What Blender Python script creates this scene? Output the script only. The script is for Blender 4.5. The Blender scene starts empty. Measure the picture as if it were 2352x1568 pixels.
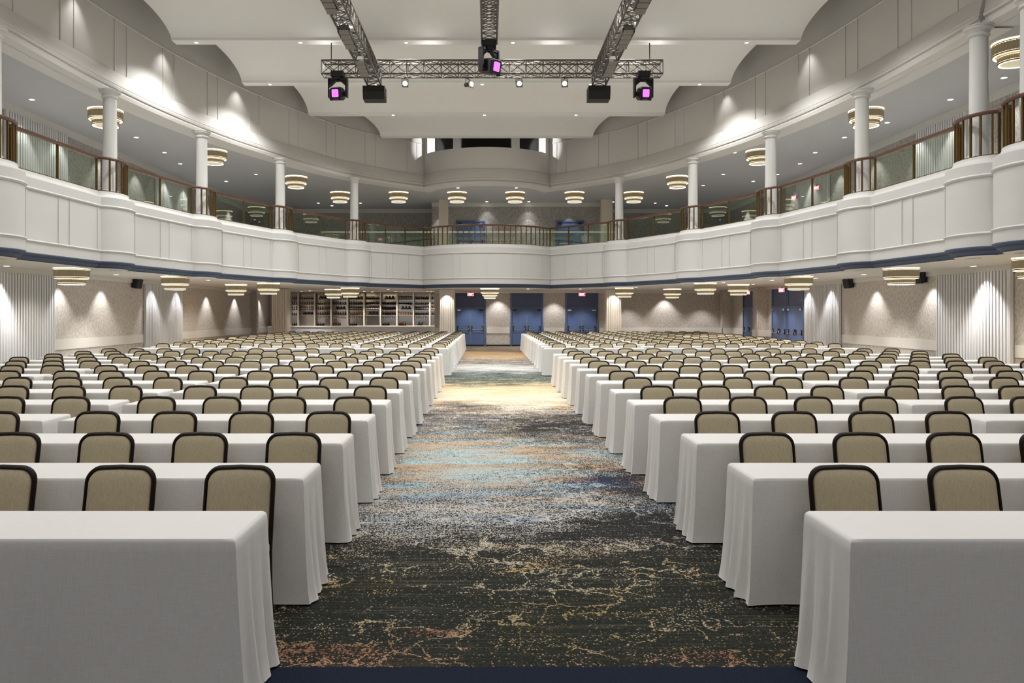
import bpy, math, random
from math import sin, cos, pi, sqrt, atan2, radians

random.seed(7)
SC = bpy.context.scene
COL = SC.collection
F = 1800.0          # focal length in pixels of the 2352-wide frame
EYE = 1.802
VX, VY = 1121.0, 718.5
AX = -0.06          # axis of the hall

# ------------------------------------------------------------------ helpers
def px2(x, D):
    return (x - VX) * D / F

class MB:
    def __init__(s):
        s.v = []; s.f = []
    def add(s, verts, faces):
        o = len(s.v)
        s.v += [tuple(p) for p in verts]
        s.f += [tuple(i + o for i in q) for q in faces]
    def box(s, c, d, rz=0.0, rx=0.0):
        cx, cy, cz = c; a, b, h = d[0]/2, d[1]/2, d[2]/2
        vs = []
        for z in (-h, h):
            for x, y in ((-a, -b), (a, -b), (a, b), (-a, b)):
                yy, zz = y*cos(rx) - z*sin(rx), y*sin(rx) + z*cos(rx)
                X, Y = x*cos(rz) - yy*sin(rz), x*sin(rz) + yy*cos(rz)
                vs.append((cx+X, cy+Y, cz+zz))
        s.add(vs, [(0,3,2,1),(4,5,6,7),(0,1,5,4),(1,2,6,5),(2,3,7,6),(3,0,4,7)])
        return s
    def bx(s, x0, x1, y0, y1, z0, z1):
        return s.box(((x0+x1)/2, (y0+y1)/2, (z0+z1)/2), (abs(x1-x0), abs(y1-y0), abs(z1-z0)))
    def bar(s, p, q, r, n=6):
        return s.path([p, q], r, n)
    def path(s, pts, r, n=8, closed=False, ry=None, up=(0, 0, 1)):
        """tube through points; r half-width sideways, ry half-height along up."""
        import mathutils as mu
        ry = r if ry is None else ry
        P = [mu.Vector(p) for p in pts]; m = len(P); U0 = mu.Vector(up)
        vs = []
        for i in range(m):
            if closed: t = P[(i+1) % m] - P[i-1]
            else: t = P[min(i+1, m-1)] - P[max(i-1, 0)]
            t.normalize()
            a = t.cross(U0)
            if a.length < 1e-3: a = t.cross(mu.Vector((0, 1, 0)))
            if a.length < 1e-3: a = t.cross(mu.Vector((1, 0, 0)))
            a.normalize(); b = a.cross(t)
            k = 1.0
            if 0 < i < m-1 or closed:
                d1 = (P[i]-P[i-1]).normalized(); d2 = (P[(i+1) % m]-P[i]).normalized()
                k = min(1.6, 1/max(.6, sqrt(max(0, (1+d1.dot(d2))/2))))
            for j in range(n):
                w = 2*pi*(j+.5)/n
                vs.append(P[i] + a*(r*k*cos(w)) + b*(ry*sin(w)))
        fs = []
        rng = m if closed else m-1
        for i in range(rng):
            for j in range(n):
                a0 = i*n+j; a1 = i*n+(j+1) % n; k2 = (i+1) % m
                fs.append((a0, a1, k2*n+(j+1) % n, k2*n+j))
        if not closed:
            fs.append(tuple(range(n))[::-1]); fs.append(tuple((m-1)*n+j for j in range(n)))
        s.add(vs, fs); return s
    def lathe(s, prof, n=24, c=(0, 0, 0), a0=0, rib=0):
        vs = []; fs = []; m = len(prof)
        for j in range(n):
            w = 2*pi*j/n + a0; k = 1 + (rib if j % 2 else 0)
            for r, z in prof: vs.append((c[0]+r*k*cos(w), c[1]+r*k*sin(w), c[2]+z))
        for j in range(n):
            for i in range(m-1):
                a = j*m+i; b = ((j+1) % n)*m+i
                fs.append((a, b, b+1, a+1))
        s.add(vs, fs); return s
    def prism_x(s, poly, x0, x1):
        """poly in (y,z), extruded along x"""
        n = len(poly)
        vs = [(x0, y, z) for y, z in poly] + [(x1, y, z) for y, z in poly]
        fs = [tuple(range(n))[::-1], tuple(range(n, 2*n))]
        for i in range(n): fs.append((i, (i+1) % n, n+(i+1) % n, n+i))
        s.add(vs, fs); return s
    def rows(s, rows, close=False):
        m = len(rows[0]); vs = [p for r in rows for p in r]; fs = []
        k = len(rows)
        for i in range(k if close else k-1):
            for j in range(m-1):
                a = i*m+j; b = ((i+1) % k)*m+j
                fs.append((a, a+1, b+1, b))
        s.add(vs, fs); return s
    def build(s, name, mat, parent=None, smooth=False, loc=None):
        me = bpy.data.meshes.new(name)
        me.from_pydata([tuple(p) for p in s.v], [], s.f)
        me.validate(); me.update()
        import bmesh
        bm = bmesh.new(); bm.from_mesh(me); bmesh.ops.recalc_face_normals(bm, faces=bm.faces); bm.to_mesh(me); bm.free()
        if mat: me.materials.append(mat)
        if smooth:
            me.polygons.foreach_set('use_smooth', [True]*len(me.polygons))
            try: me.set_sharp_from_angle(angle=radians(smooth if smooth is not True else 40))
            except Exception: pass
        o = bpy.data.objects.new(name, me); COL.objects.link(o)
        if parent: o.parent = parent
        if loc: o.location = loc
        return o

def tag(o, label, cat, group=None, kind=None):
    n = len(label.split())
    if not 4 <= n <= 16: print('LABEL WORDS', n, label)
    o['label'] = label; o['category'] = cat
    if group: o['group'] = group
    if kind: o['kind'] = kind
    return o

def empty(name, loc, label, cat, group=None, rz=0, kind=None):
    o = bpy.data.objects.new(name, None); COL.objects.link(o)
    o.empty_display_size = .1
    o.location = loc; o.rotation_euler = (0, 0, rz)
    return tag(o, label, cat, group, kind)

def dup(root, loc, label, group=None, rz=None, scale=None):
    r = root.copy(); COL.objects.link(r); r.location = loc
    r['label'] = label
    n = len(label.split())
    if not 4 <= n <= 16: print('LABEL WORDS', n, label)
    if group: r['group'] = group
    if rz is not None: r.rotation_euler = (0, 0, rz)
    if scale: r.scale = (scale,)*3
    for ch in list(root.children):
        c = ch.copy(); COL.objects.link(c); c.parent = r
        for g in ch.children:
            d = g.copy(); COL.objects.link(d); d.parent = c
    return r

ORD = ['zeroth', 'first', 'second', 'third', 'fourth', 'fifth', 'sixth', 'seventh', 'eighth', 'ninth', 'tenth', 'eleventh', 'twelfth', 'thirteenth', 'fourteenth', 'fifteenth']

# ------------------------------------------------------------------ materials
def srgb(r, g, b):
    f = lambda c: (c/255/12.92) if c <= 10 else ((c/255+.055)/1.055)**2.4
    return (f(r), f(g), f(b), 1)

def mat(name, col, rough=.6, metal=0, emis=None, es=0, spec=.5, bump=None, coat=0, alpha=1):
    m = bpy.data.materials.new(name); m.use_nodes = True
    nt = m.node_tree; p = nt.nodes['Principled BSDF']
    p.inputs['Base Color'].default_value = col
    p.inputs['Roughness'].default_value = rough
    p.inputs['Metallic'].default_value = metal
    p.inputs['Specular IOR Level'].default_value = spec
    if coat: p.inputs['Coat Weight'].default_value = coat
    if emis:
        p.inputs['Emission Color'].default_value = emis
        p.inputs['Emission Strength'].default_value = es
    if bump:
        tc = nt.nodes.new('ShaderNodeTexCoord'); n = nt.nodes.new('ShaderNodeTexNoise')
        n.inputs['Scale'].default_value = bump[0]; n.inputs['Detail'].default_value = 3
        b = nt.nodes.new('ShaderNodeBump'); b.inputs['Strength'].default_value = bump[1]; b.inputs['Distance'].default_value = .01
        nt.links.new(tc.outputs['Object'], n.inputs['Vector']); nt.links.new(n.outputs['Fac'], b.inputs['Height'])
        nt.links.new(b.outputs['Normal'], p.inputs['Normal'])
    return m

def nn(nt, typ, **kw):
    n = nt.nodes.new(typ)
    for k, v in kw.items(): setattr(n, k, v)
    return n

def math_(nt, op, a, b=None, clamp=False):
    n = nn(nt, 'ShaderNodeMath', operation=op); n.use_clamp = clamp
    for i, q in enumerate((a, b)):
        if q is None: continue
        if isinstance(q, (int, float)): n.inputs[i].default_value = q
        else: nt.links.new(q, n.inputs[i])
    return n.outputs[0]

def mixc(nt, fac, a, b, mode='MIX'):
    n = nn(nt, 'ShaderNodeMix', data_type='RGBA', blend_type=mode)
    for s, q in ((n.inputs[0], fac), (n.inputs[6], a), (n.inputs[7], b)):
        if isinstance(q, (int, float)): s.default_value = q
        elif isinstance(q, tuple): s.default_value = q
        else: nt.links.new(q, s)
    return n.outputs[2]

def ramp(nt, fac, stops, interp='LINEAR'):
    n = nn(nt, 'ShaderNodeValToRGB'); r = n.color_ramp; r.interpolation = interp
    while len(r.elements) > len(stops): r.elements.remove(r.elements[-1])
    while len(r.elements) < len(stops): r.elements.new(1)
    for e, (p, c) in zip(r.elements, stops): e.position = p; e.color = c
    nt.links.new(fac, n.inputs[0])
    return n.outputs[0]

def noise(nt, vec, scale, detail=2, rough=.5, vscale=None, off=(0, 0, 0)):
    if vscale or off != (0, 0, 0):
        mp = nn(nt, 'ShaderNodeMapping'); nt.links.new(vec, mp.inputs['Vector'])
        mp.inputs['Scale'].default_value = vscale or (1, 1, 1); mp.inputs['Location'].default_value = off
        vec = mp.outputs[0]
    n = nn(nt, 'ShaderNodeTexNoise'); n.inputs['Scale'].default_value = scale
    n.inputs['Detail'].default_value = detail; n.inputs['Roughness'].default_value = rough
    nt.links.new(vec, n.inputs['Vector'])
    return n.outputs['Fac']

M = {}
M['white'] = mat('white_paint', srgb(207, 206, 203), .55, bump=(60, .02))
M['ceil'] = mat('ceiling_paint', srgb(232, 231, 228), .7, bump=(40, .02))
M['drum'] = mat('upper_wall_paint', srgb(216, 213, 208), .6, bump=(40, .02))
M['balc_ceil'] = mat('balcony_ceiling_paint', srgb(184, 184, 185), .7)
M['low_ceil'] = mat('lower_ceiling_paint', srgb(224, 219, 213), .7)
M['navy'] = mat('navy_trim_paint', srgb(76, 88, 110), .6, spec=.25)
M['door'] = mat('blue_door_paint', srgb(92, 114, 158), .42)
M['doorframe'] = mat('blue_frame_paint', srgb(84, 104, 146), .42)
M['transom'] = mat('transom_blue_paint', srgb(76, 90, 122), .5)
M['brass'] = mat('aged_brass', srgb(150, 122, 66), .32, 1)
M['bronze'] = mat('bronze_post', srgb(108, 84, 46), .42, .6)
M['wood'] = mat('walnut_handrail', srgb(92, 62, 45), .4, bump=(30, .05), coat=.15)
M['frame'] = mat('dark_wood_chair_frame', srgb(28, 18, 14), .5, spec=.12)
M['chrome'] = mat('chrome', (.75, .75, .75, 1), .15, 1)
M['black'] = mat('black_powder_coat', srgb(30, 29, 28), .5)
M['plastic'] = mat('black_plastic', srgb(26, 24, 28), .42)
M['speaker'] = mat('black_speaker_cloth', srgb(38, 36, 33), .75)
M['alu'] = mat('truss_aluminium', srgb(104, 100, 94), .45, .7)
M['lamp_grey'] = mat('grey_lamp_housing', srgb(120, 116, 108), .4, .6)
M['base_black'] = mat('black_baseboard', srgb(20, 21, 24), .5)
M['counter'] = mat('white_stone_counter', srgb(236, 234, 230), .3)
M['bar_front'] = mat('lavender_grey_bar_front', srgb(228, 226, 230), .5)
M['shelf'] = mat('pale_shelf_lacquer', srgb(206, 196, 182), .5)
M['shelfwood'] = mat('brown_shelf_wood', srgb(142, 120, 96), .5)
M['mirror'] = mat('bar_mirror', srgb(190, 188, 186), .08, 1)
M['slat'] = mat('white_slat_lacquer', srgb(226, 225, 226), .5)
M['slatback'] = mat('slat_backing', srgb(150, 146, 146), .7)  # shade of the slat gaps is put into this darker grey
M['flute'] = mat('cream_fluted_pillar', srgb(222, 212, 198), .55)
M['rail'] = mat('wall_rail_paint', srgb(226, 220, 212), .5)
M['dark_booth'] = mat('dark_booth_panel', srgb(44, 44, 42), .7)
M['glow'] = mat('warm_led', (1, .9, .68, 1), .5, emis=(1, .86, .58, 1), es=1.7)
M['glow_w'] = mat('white_led', (1, .96, .85, 1), .5, emis=(1, .94, .78, 1), es=2.4)
M['plate'] = mat('glowing_ceiling_ring', (1, .9, .68, 1), .5, emis=(1, .82, .5, 1), es=3.0)
M['disc'] = mat('downlight_lens', (1, 1, 1, 1), .5, emis=(1, .96, .88, 1), es=9)
M['lens'] = mat('white_spot_lens', (1, 1, 1, 1), .4, emis=(1, 1, .97, 1), es=3)
M['magenta'] = mat('magenta_lens', (.7, .1, .8, 1), .3, emis=(.72, .12, .95, 1), es=1.5)
M['exit'] = mat('exit_red_glow', (1, .2, .2, 1), .5, emis=(1, .16, .2, 1), es=3.5)
M['exit_l'] = mat('exit_letter_glow', (1, .6, .6, 1), .5, emis=(1, .62, .62, 1), es=3.5)
M['exit_b'] = mat('exit_sign_body', srgb(70, 20, 24), .5)
M['label'] = mat('bottle_label', srgb(220, 214, 200), .6)
M['b_amber'] = mat('amber_liquor', srgb(82, 48, 30), .15)
M['b_red'] = mat('red_liquor', srgb(60, 26, 22), .15)
M['b_dark'] = mat('dark_bottle_glass', srgb(24, 22, 20), .12)
M['b_green'] = mat('green_black_bottle_glass', srgb(24, 34, 28), .12)
M['b_gold'] = mat('golden_liquor', srgb(112, 86, 56), .15)
M['b_clear'] = mat('pale_glassware', srgb(190, 190, 186), .1)
for k in ('glow', 'glow_w', 'disc', 'lens', 'exit', 'exit_l'):
    M[k].cycles.emission_sampling = 'NONE'

def m_rods():
    m = mat('smoked_glass_rods', srgb(116, 101, 76), .3, .3, emis=(1, .82, .5, 1), es=.07)  # rod emission stands in for bulb light inside the tiers
    return m
M['diffuser'] = mat('lamp_diffuser', srgb(196, 186, 156), .6, emis=(1, .9, .68, 1), es=.25); M['diffuser'].cycles.emission_sampling = 'NONE'
M['rods'] = m_rods(); M['rods'].cycles.emission_sampling = 'NONE'

def m_glass():
    m = bpy.data.materials.new('green_tinted_glass'); m.use_nodes = True
    nt = m.node_tree; nt.nodes.clear()
    out = nn(nt, 'ShaderNodeOutputMaterial')
    tr = nn(nt, 'ShaderNodeBsdfTransparent'); tr.inputs[0].default_value = (.92, .965, .915, 1)
    gl = nn(nt, 'ShaderNodeBsdfGlossy'); gl.inputs['Roughness'].default_value = .01; gl.inputs[0].default_value = (.9, 1, .92, 1)
    fr = nn(nt, 'ShaderNodeLayerWeight'); fr.inputs[0].default_value = .5
    mx = nn(nt, 'ShaderNodeMixShader')
    k = math_(nt, 'ADD', math_(nt, 'MULTIPLY', math_(nt, 'POWER', fr.outputs['Facing'], 5), .9), .07, True)
    nt.links.new(k, mx.inputs[0]); nt.links.new(tr.outputs[0], mx.inputs[1]); nt.links.new(gl.outputs[0], mx.inputs[2])
    nt.links.new(mx.outputs[0], out.inputs[0])
    return m
M['glass'] = m_glass()

def m_wallpaper(name, c1, c2):
    m = mat(name, c1, .75); nt = m.node_tree; p = nt.nodes['Principled BSDF']
    tc = nn(nt, 'ShaderNodeTexCoord')
    a = noise(nt, tc.outputs['Object'], 20, 4, .65, (1, 1, .5))
    b = noise(nt, tc.outputs['Object'], 26, 2, .6, (1, 1, .4))
    s = math_(nt, 'ADD', math_(nt, 'MULTIPLY', a, .6), math_(nt, 'MULTIPLY', b, .4))
    nt.links.new(ramp(nt, s, [(.40, c2), (.58, c1)]), p.inputs['Base Color'])
    return m
M['paper'] = m_wallpaper('mottled_beige_wallpaper', srgb(216, 208, 200), srgb(180, 170, 161))
M['paper_g'] = m_wallpaper('mottled_grey_wallpaper', srgb(190, 186, 181), srgb(142, 137, 132))

def m_cloth():
    m = mat('white_linen', srgb(232, 228, 223), .85, spec=.2); nt = m.node_tree; p = nt.nodes['Principled BSDF']
    tc = nn(nt, 'ShaderNodeTexCoord')
    a = noise(nt, tc.outputs['Object'], 1, 2, .6, (14, 420, 420))
    b = noise(nt, tc.outputs['Object'], 1, 2, .6, (420, 420, 14))
    s = math_(nt, 'MULTIPLY', math_(nt, 'ADD', a, b), .5)
    nt.links.new(ramp(nt, s, [(.34, srgb(224, 221, 217)), (.64, srgb(239, 237, 233))]), p.inputs['Base Color'])
    bp = nn(nt, 'ShaderNodeBump'); bp.inputs['Strength'].default_value = .10; bp.inputs['Distance'].default_value = .002
    nt.links.new(s, bp.inputs['Height']); nt.links.new(bp.outputs[0], p.inputs['Normal'])
    return m
M['cloth'] = m_cloth()

def m_fabric():
    m = mat('beige_woven_upholstery', srgb(176, 158, 130), .85, spec=.2); nt = m.node_tree; p = nt.nodes['Principled BSDF']
    tc = nn(nt, 'ShaderNodeTexCoord')
    w = nn(nt, 'ShaderNodeTexWave'); w.inputs['Scale'].default_value = 60; w.bands_direction = 'DIAGONAL'; w.inputs['Distortion'].default_value = 2
    nt.links.new(tc.outputs['Object'], w.inputs['Vector'])
    b = noise(nt, tc.outputs['Object'], 40, 2, .6, (4, 4, .4))
    s = math_(nt, 'ADD', math_(nt, 'MULTIPLY', w.outputs['Fac'], .35), math_(nt, 'MULTIPLY', b, .65))
    nt.links.new(ramp(nt, s, [(.25, srgb(164, 151, 124)), (.75, srgb(198, 186, 159))]), p.inputs['Base Color'])
    return m
M['fabric'] = m_fabric()

def m_carpet():
    m = mat('abstract_woven_carpet', (.05, .05, .05, 1), .95, spec=.05); nt = m.node_tree; p = nt.nodes['Principled BSDF']
    ge = nn(nt, 'ShaderNodeNewGeometry'); P = ge.outputs['Position']
    sx = nn(nt, 'ShaderNodeSeparateXYZ'); nt.links.new(P, sx.inputs[0])
    x, y = sx.outputs[0], sx.outputs[1]
    big = noise(nt, P, 1, 3, .6, (.45, .55, 1))
    streak = noise(nt, P, 1, 4, .7, (.9, 8, 1), (3, 1, 0))
    fine = noise(nt, P, 1, 3, .7, (4, 26, 1), (1, 9, 0))
    yy = math_(nt, 'ADD', y, math_(nt, 'MULTIPLY', math_(nt, 'SUBTRACT', big, .5), math_(nt, 'MULTIPLY', y, .30)))
    yy = math_(nt, 'ADD', yy, math_(nt, 'MULTIPLY', math_(nt, 'SUBTRACT', streak, .5), math_(nt, 'MULTIPLY', y, .13)))
    t = math_(nt, 'DIVIDE', math_(nt, 'LOGARITHM', math_(nt, 'DIVIDE', math_(nt, 'MAXIMUM', yy, 1), 3.5), 2.718281828), math.log(44/3.5), True)
    L = lambda d: max(0, min(1, math.log(d/3.5)/math.log(44/3.5)))
    g = lambda v: (v, v, v, 1)
    # design bands from the stage to the doors (distance in metres)
    base = ramp(nt, t, [(0, srgb(45, 48, 43)), (L(5.3), srgb(43, 46, 42)), (L(6.5), srgb(44, 44, 44)), (L(9), srgb(50, 48, 47)), (L(13), srgb(46, 43, 43)),
                        (L(14.8), srgb(70, 62, 56)), (L(15.8), srgb(180, 166, 142)), (L(18.6), srgb(184, 166, 136)), (L(20.2), srgb(64, 72, 64)), (L(23.5), srgb(60, 62, 62)), (L(25.6), srgb(150, 148, 144)), (L(28), srgb(84, 82, 84)), (L(30.5), srgb(78, 76, 78)), (L(33), srgb(160, 136, 104)), (L(36), srgb(150, 128, 100)), (L(38.5), srgb(76, 72, 70)), (1, srgb(80, 76, 72))])
    dens = ramp(nt, t, [(0, g(-.02)), (L(4.7), g(-.14)), (L(5.6), g(-.08)), (L(6.3), g(.28)), (L(7.0), g(.54)), (L(8.4), g(.60)), (L(10), g(.64)), (L(12), g(.52)), (L(14.2), g(.34)), (L(15.4), g(.72)), (L(18.6), g(.8)), (L(20.2), g(.22)), (L(23.5), g(.22)), (L(25.5), g(.72)), (L(28.5), g(.25)), (L(33), g(.6)), (L(38.5), g(.22)), (1, g(.3))])
    cA = ramp(nt, t, [(0, srgb(178, 122, 98)), (L(4.4), srgb(174, 158, 128)), (L(5.8), srgb(190, 180, 158)), (L(7), srgb(196, 194, 190)), (L(8.4), srgb(184, 160, 136)), (L(10), srgb(190, 164, 136)), (L(12.5), srgb(198, 186, 168)), (L(16), srgb(234, 224, 204)), (L(19), srgb(216, 196, 160)), (L(22), srgb(160, 174, 166)), (L(26), srgb(218, 214, 208)), (L(34), srgb(212, 184, 142)), (1, srgb(140, 132, 124))])
    cB = ramp(nt, t, [(0, srgb(112, 120, 90)), (L(5.5), srgb(190, 158, 104)), (L(7), srgb(160, 172, 184)), (L(9), srgb(172, 196, 200)), (L(11), srgb(166, 188, 194)), (L(13.5), srgb(118, 130, 156)), (L(15.2), srgb(196, 158, 108)), (L(17), srgb(236, 222, 196)), (L(19), srgb(206, 164, 110)), (L(21), srgb(112, 130, 120)), (L(26), srgb(200, 206, 206)), (L(34), srgb(204, 152, 98)), (1, srgb(150, 136, 120))])
    hue = noise(nt, P, 1, 4, .65, (.9, 3.0, 1), (7, 3, 0))
    cs = mixc(nt, math_(nt, 'MULTIPLY', math_(nt, 'SUBTRACT', hue, .47), 8, True), cA, cB)
    # woven tufts: one random value per tuft
    cv = nn(nt, 'ShaderNodeVectorMath', operation='MULTIPLY'); nt.links.new(P, cv.inputs[0]); cv.inputs[1].default_value = (118, 84, 0)
    vt = nn(nt, 'ShaderNodeTexVoronoi', feature='F1'); vt.inputs['Scale'].default_value = 1; vt.inputs['Randomness'].default_value = .8
    nt.links.new(cv.outputs[0], vt.inputs['Vector'])
    sc = nn(nt, 'ShaderNodeSeparateColor'); nt.links.new(vt.outputs['Color'], sc.inputs[0])
    rnd, rnd2 = sc.outputs[0], sc.outputs[1]
    blot = noise(nt, P, 1, 4, .65, (1.3, 2.6, 1), (2, 5, 0))
    sepd = nn(nt, 'ShaderNodeSeparateColor'); nt.links.new(dens, sepd.inputs[0])
    def blob(cx, cy, rx, ry):
        a = math_(nt, 'POWER', math_(nt, 'DIVIDE', math_(nt, 'SUBTRACT', x, cx), rx), 2); b = math_(nt, 'POWER', math_(nt, 'DIVIDE', math_(nt, 'SUBTRACT', y, cy), ry), 2)
        return math_(nt, 'EXPONENT', math_(nt, 'MULTIPLY', math_(nt, 'ADD', a, b), -1))
    d = math_(nt, 'ADD', sepd.outputs[0], math_(nt, 'MULTIPLY', math_(nt, 'SUBTRACT', blot, .5), 1.35))
    d = math_(nt, 'ADD', d, math_(nt, 'MULTIPLY', math_(nt, 'SUBTRACT', fine, .5), .9))
    dark = math_(nt, 'ADD', blob(1.15, 12.3, 1.15, 1.3), math_(nt, 'ADD', blob(1.5, 8.3, .7, .9), blob(1.3, 6.7, .6, .45)))
    d = math_(nt, 'SUBTRACT', d, math_(nt, 'MULTIPLY', dark, .55))
    d = math_(nt, 'ADD', d, math_(nt, 'MULTIPLY', blob(-.3, 9.6, .9, 1.7), .34))
    cs = mixc(nt, math_(nt, 'MULTIPLY', math_(nt, 'ADD', blob(-.4, 10.0, .6, .45), blob(-.1, 8.7, .6, .4)), .8, True), cs, srgb(176, 198, 202))
    rust = math_(nt, 'ADD', blob(-.85, 4.17, .45, .13), math_(nt, 'ADD', blob(1.2, 4.12, .3, .1), blob(-.35, 4.42, .25, .07)))
    d = math_(nt, 'ADD', d, math_(nt, 'MULTIPLY', rust, .28))
    cs = mixc(nt, math_(nt, 'MULTIPLY', rust, .9, True), cs, srgb(146, 98, 82))
    # pale branching veins
    vo = nn(nt, 'ShaderNodeTexVoronoi', feature='DISTANCE_TO_EDGE'); vo.inputs['Scale'].default_value = 3.2
    dv = nn(nt, 'ShaderNodeVectorMath', operation='ADD'); nz = nn(nt, 'ShaderNodeTexNoise'); nz.inputs['Scale'].default_value = 2.2; nz.inputs['Detail'].default_value = 5
    nt.links.new(P, nz.inputs['Vector']); nt.links.new(P, dv.inputs[0]); nt.links.new(nz.outputs['Color'], dv.inputs[1]); nt.links.new(dv.outputs[0], vo.inputs['Vector'])
    vmask = math_(nt, 'MULTIPLY', math_(nt, 'LESS_THAN', vo.outputs['Distance'], .04), math_(nt, 'GREATER_THAN', noise(nt, P, 1, 2, .5, (.9, 1.6, 1), (11, 2, 0)), .5))
    d = math_(nt, 'ADD', d, math_(nt, 'MULTIPLY', vmask, .55))
    d = math_(nt, 'MAXIMUM', d, .02)
    on = math_(nt, 'MULTIPLY', math_(nt, 'SUBTRACT', math_(nt, 'ADD', d, .04), rnd), 12, True)
    # thin woven lines across the dark ground
    line = noise(nt, P, 1, 2, .6, (.8, 60, 1), (5, 2, 0))
    base = mixc(nt, math_(nt, 'MULTIPLY', math_(nt, 'SUBTRACT', line, .52), 3.0, True), base, mixc(nt, .28, base, cs))
    navyc = math_(nt, 'MULTIPLY', math_(nt, 'ADD', blob(1.1, 8.4, .5, .45), blob(1.3, 14.4, .9, .45)), .75, True)
    base = mixc(nt, navyc, base, srgb(44, 56, 84))
    shade = math_(nt, 'ADD', .62, math_(nt, 'MULTIPLY', rnd2, .6))
    sh = nn(nt, 'ShaderNodeCombineColor')
    for i in range(3): nt.links.new(shade, sh.inputs[i])
    c = mixc(nt, 1.0, mixc(nt, on, base, cs), sh.outputs[0], 'MULTIPLY')
    edge = math_(nt, 'LESS_THAN', math_(nt, 'ADD', y, math_(nt, 'MULTIPLY', math_(nt, 'SUBTRACT', fine, .5), .01)), 3.99)
    navy = mixc(nt, noise(nt, P, 90, 2), srgb(24, 30, 44), srgb(40, 46, 60))
    c = mixc(nt, edge, c, navy)
    nt.links.new(c, p.inputs['Base Color'])
    bp = nn(nt, 'ShaderNodeBump'); bp.inputs['Strength'].default_value = .35; bp.inputs['Distance'].default_value = .004
    nt.links.new(vt.outputs['Distance'], bp.inputs['Height']); bp.invert = True; nt.links.new(bp.outputs[0], p.inputs['Normal'])
    return m
M['carpet'] = m_carpet()

# ------------------------------------------------------------------ plan curves
RB, RP = .65, .37                          # half length and projection of the balcony bays round the columns
HALF = [(-10.8, -4.0), (-10.8, 15.5), (-10.8, 17.15), (-10.58, 22.05), (-9.82, 27.05), (-8.35, 31.72), (-6.14, 36.32), (-3.18, 39.5)]
ARC_Y, ARC_R = 41.62, sqrt(3.18**2 + (41.62-39.5)**2)

def unit(a, b):
    dx, dy = b[0]-a[0], b[1]-a[1]; l = sqrt(dx*dx+dy*dy); return dx/l, dy/l

def line_circle(p, d, c, R):
    ex, ey = p[0]-c[0], p[1]-c[1]
    b = ex*d[0]+ey*d[1]; q = ex*ex+ey*ey-R*R
    t = -b - sqrt(max(0, b*b-q))
    return p[0]+d[0]*t, p[1]+d[1]*t

def half_path(o, bays=True, n_arc=16):
    """left half as list of pieces: straight pieces have 2 points, bays are elliptical arcs"""
    pieces = []
    N = HALF; m = len(N); prev = None; pd = pn = None
    f0 = math.asin(max(-.9, min(.9, o/(RP+o))))
    s = (RB+o)*cos(f0)
    for i in range(m-1):
        d = unit(N[i], N[i+1]); n = (d[1], -d[0])
        p0 = (N[i][0]+n[0]*o, N[i][1]+n[1]*o)
        a = p0 if i == 0 else (p0[0]+d[0]*s, p0[1]+d[1]*s)
        if i == m-2: b = line_circle(p0, d, (0, ARC_Y), ARC_R+o)
        else:
            q = (N[i+1][0]+n[0]*o, N[i+1][1]+n[1]*o); b = (q[0]-d[0]*s, q[1]-d[1]*s)
        if i > 0:
            c = N[i]; pts = []
            for k in range(n_arc+1):
                t = k/n_arc; f = f0+(pi-2*f0)*t
                dx, dy = pd[0]+(d[0]-pd[0])*t, pd[1]+(d[1]-pd[1])*t; l = sqrt(dx*dx+dy*dy); dx /= l; dy /= l
                u, v = -(RB+o)*cos(f), (RP+o)*sin(f)
                pts.append((c[0]+dx*u+dy*v, c[1]+dy*u-dx*v))
            pieces.append(pts)
        pieces.append([a, b]); prev = b; pd, pn = d, n
    return pieces

def mirror(pieces):
    return [[(-x, y) for x, y in reversed(p)] for p in reversed(pieces)]

def arc_piece(o, n=28):
    k = half_path(o)[-1][1]
    a0 = atan2(k[1]-ARC_Y, k[0]); a1 = -pi - a0
    return [((ARC_R+o)*cos(a0+(a1-a0)*i/n), ARC_Y+(ARC_R+o)*sin(a0+(a1-a0)*i/n)) for i in range(n+1)]

def full_pieces(o):
    h = half_path(o)
    return [[(x+AX, y) for x, y in p] for p in h + [arc_piece(o)] + mirror(h)]

def flat(pieces):
    out = list(pieces[0])
    for p in pieces[1:]: out += p[1:]
    return out

def sweep(profile, curve, close=True):
    """profile [(o,z)], curve(o)->points"""
    m = MB()
    rows = [[(x, y, z) for x, y in curve(o)] for o, z in profile]
    m.rows(rows, close)
    n = len(rows[0])
    return m

# smooth curve of the upper wall (no bays)
def catmull(P, k=8):
    out = []
    for i in range(len(P)-1):
        p0, p1, p2, p3 = P[max(i-1, 0)], P[i], P[i+1], P[min(i+2, len(P)-1)]
        for j in range(k):
            t = j/k
            out.append(tuple(.5*((2*p1[a])+(-p0[a]+p2[a])*t+(2*p0[a]-5*p1[a]+4*p2[a]-p3[a])*t*t+(-p0[a]+3*p1[a]-3*p2[a]+p3[a])*t**3) for a in (0, 1)))
    out.append(P[-1]); return out
DR = catmull([(-10.75, -4), (-10.75, 6), (-10.85, 14), (-10.85, 17.15), (-10.7, 22.05), (-9.92, 27.05), (-8.45, 31.72), (-6.2, 36.32), (-3.18, 39.5)], 8)
_k = next(i for i, p in enumerate(DR) if p[1] > 17.3)
def _lerp(y):
    a, b = DR[_k-1], DR[_k]; t = (y-a[1])/(b[1]-a[1]); return (a[0]+(b[0]-a[0])*t, y)
DR = [p for p in DR if p[1] < 17.0] + [_lerp(17.04), _lerp(17.2)] + [p for p in DR if p[1] > 17.3]
JN = next(i for i, p in enumerate(DR) if p[1] == 17.04)      # expansion joint on the right
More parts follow.
